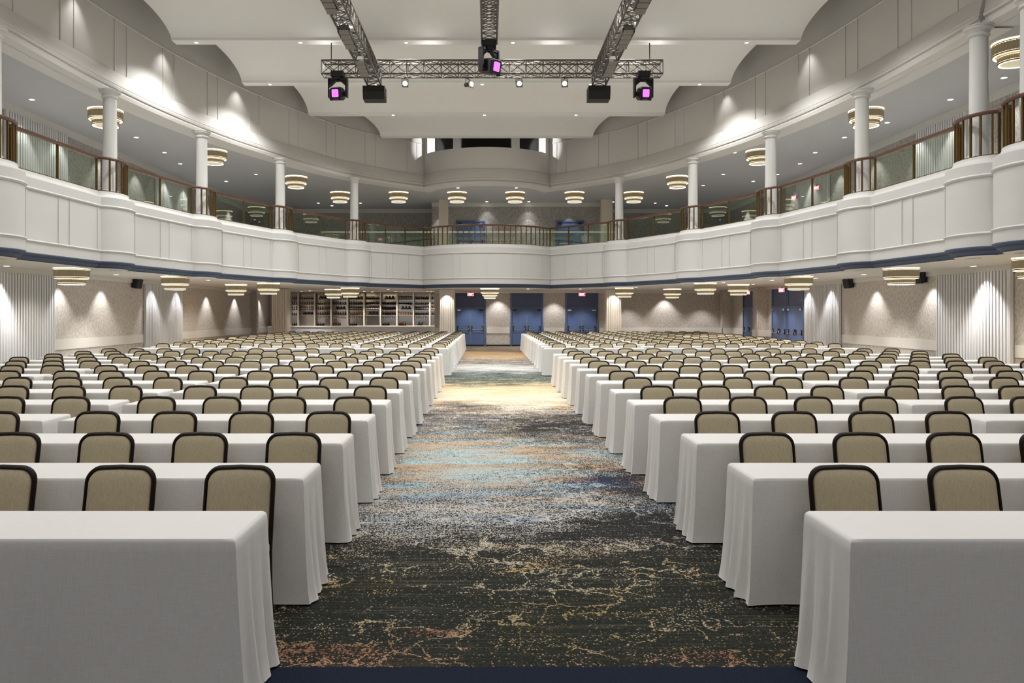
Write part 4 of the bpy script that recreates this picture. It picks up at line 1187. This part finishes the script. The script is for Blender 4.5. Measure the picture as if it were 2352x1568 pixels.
# ------------------------------------------------------------------ chairs
def yback(z): return .16 + (z-.45)*.20
def u_path(w, ztop, rc, z0, n=7):
    pts = [(-w, z0), (-w, z0+(ztop-rc-z0)*.5)]
    for k in range(n+1):
        a = pi - (pi/2)*k/n; pts.append((-w+rc+rc*cos(a), ztop-rc+rc*sin(a)))
    pts.append((0, ztop+.004))
    r = [(-x, z) for x, z in reversed(pts[:-1])]
    return pts + r
def chair_parts():
    out = []
    # frame
    w, zt_ = .2, .872
    P = u_path(w, zt_, .085, .40)
    m = MB(); m.path([(x, yback(z), z) for x, z in P], .0125, 8, ry=.022, up=(0, 1, .2))
    out.append(('back_frame', m, M['frame'], 50))
    # pad: inset outline, domed front
    Pi = u_path(w-.01, zt_-.01, .077, .43)
    m = MB(); c = (0, .64)
    rings = []
    for s, bul in ((1.0, .0), (.985, .012), (.95, .022), (.8, .032), (.55, .037), (.25, .038)):
        rings.append([(c[0]+(x-c[0])*s, yback(c[1]+(z-c[1])*s)-.004-bul, c[1]+(z-c[1])*s) for x, z in Pi])
    for rr in rings: rr.append(rr[0])
    m.rows(rings); m.add(rings[-1][:-1], [tuple(range(len(Pi)))])
    back = [(x, yback(z)+.012, z) for x, z in Pi]; m.rows([rings[0], back+[back[0]]]); m.add(back, [tuple(range(len(Pi)))])
    out.append(('backrest', m, M['fabric'], 60))
    # seat
    m = MB(); sq = []
    for k in range(32):
        a = 2*pi*k/32; cx, sy = cos(a), sin(a); p = .35
        sq.append((.215*math.copysign(abs(cx)**p, cx), -.04+.215*math.copysign(abs(sy)**p, sy)))
    ring = lambda s, z: [(x*s, -.04+(y+.04)*s, z) for x, y in sq]+[(sq[0][0]*s, -.04+(sq[0][1]+.04)*s, z)]
    m.rows([ring(.97, .395), ring(1, .41), ring(1, .44), ring(.96, .462), ring(.7, .472), ring(.3, .475)])
    m.add(ring(.3, .475)[:-1], [tuple(range(32))]); m.add(ring(.97, .395)[:-1], [tuple(range(32))])
    out.append(('seat', m, M['fabric'], 60))
    for sx in (-1, 1):
        out.append(('leg', MB().path([(sx*.195, yback(.42), .42), (sx*.196, .155, .2), (sx*.198, .185, 0)], .017, 6, ry=.02, up=(0, 1, 0)), M['frame'], 50))
        out.append(('leg', MB().path([(sx*.19, -.21, .40), (sx*.194, -.222, .2), (sx*.198, -.232, 0)], .017, 6, ry=.02, up=(0, 1, 0)), M['frame'], 50))
    return out
CP = chair_parts()
CY = yback(.87)            # back top relative to the chair's origin
fr_ct = {}
def chair_label(ri, sd, n):
    blk, rk = ('front', ri+1) if ri < 13 else ('back', ri-12)
    return 'beige chair, %s row of the %s block, %s seat %s of the aisle' % (ORD[rk], blk, ORD[n], 'left' if sd < 0 else 'right')
cg = 'beige chairs with dark frames'
proto = empty('padded_chair', (0, 0, 0), 'beige padded chair with dark wooden frame', 'chair', cg)
for nme, mb, mt, sm in CP: mb.build(nme, mt, proto, smooth=sm)
pused = False
# one-mesh chair for the far rows
big = MB(); mats_idx = []
one = None
def joined(copies):
    mbs = {}
    V = []; FF = []; MI = []
    for (x, y) in copies:
        for nme, mb, mt, sm in CP:
            o_ = len(V); V += [(p[0]+x, p[1]+y, p[2]) for p in mb.v]
            FF += [tuple(i+o_ for i in q) for q in mb.f]; MI += [0 if mt is M['fabric'] else 1]*len(mb.f)
    me = bpy.data.meshes.new('chairs'); me.from_pydata(V, [], FF); me.update()
    me.materials.append(M['fabric']); me.materials.append(M['frame'])
    me.polygons.foreach_set('material_index', MI); me.polygons.foreach_set('use_smooth', [True]*len(FF))
    import bmesh
    bm = bmesh.new(); bm.from_mesh(me); bmesh.ops.recalc_face_normals(bm, faces=bm.faces); bm.to_mesh(me); bm.free()
    try: me.set_sharp_from_angle(angle=radians(55))
    except Exception: pass
    return me
vis = [c for c in chair_spots if in_view(c[0], c[1], .8, 60)]
vis.sort(key=lambda c: (c[2], c[4]))
indiv, rest = vis[:300], vis[300:]
extra = [c for c in chair_spots if c not in vis and in_view(c[0], c[1], .8, 330)]
small = None
for i, (x, y, ri, sd, n) in enumerate(indiv + extra):
    loc = (x, y-CY, 0); lab = chair_label(ri, sd, n)
    if ri < 11:
        if not pused: proto.location = loc; tag(proto, lab, 'chair', cg); pused = True
        else: dup(proto, loc, lab, cg)
    else:
        if small is None:
            small = bpy.data.objects.new('padded_chair', joined([(0, 0)])); COL.objects.link(small); o = small
        else: o = small.copy(); COL.objects.link(o)
        o.location = loc; tag(o, lab, 'chair', cg)
if rest:
    o = bpy.data.objects.new('padded_chairs', joined([(c[0], c[1]-CY) for c in rest])); COL.objects.link(o)
    o.name = 'far_seating'
    tag(o, 'many small beige chairs in the back block rows far down the hall', 'chairs', cg, kind='stuff')
print('chairs', len(indiv), len(extra), len(rest), 'rows of rest', sorted(set(c[2] for c in rest))[:3])

# ------------------------------------------------------------------ world, camera, view
w = bpy.data.worlds.new('World'); SC.world = w; w.use_nodes = True
bg = w.node_tree.nodes['Background']; bg.inputs[0].default_value = (1, .97, .955, 1); bg.inputs[1].default_value = .3
cam = bpy.data.cameras.new('Camera'); co = bpy.data.objects.new('Camera', cam); COL.objects.link(co)
co.location = (0, 0, EYE); co.rotation_euler = (pi/2, 0, 0)
cam.sensor_width = 36; cam.sensor_fit = 'HORIZONTAL'; cam.lens = 36*F/2352
cam.shift_x = (1176-VX)/2352; cam.shift_y = -(784-VY)/2352
cam.clip_end = 200
SC.camera = co
vs = SC.view_settings
vs.view_transform = 'Standard'; vs.look = 'None'; vs.gamma = 1; vs.use_curve_mapping = False; vs.exposure = .36
cy = SC.cycles
cy.adaptive_threshold = .05; cy.max_bounces = 5; cy.diffuse_bounces = 3; cy.glossy_bounces = 2; cy.transparent_max_bounces = 10; cy.transmission_bounces = 4
cy.sample_clamp_indirect = 4; cy.caustics_reflective = False; cy.caustics_refractive = False
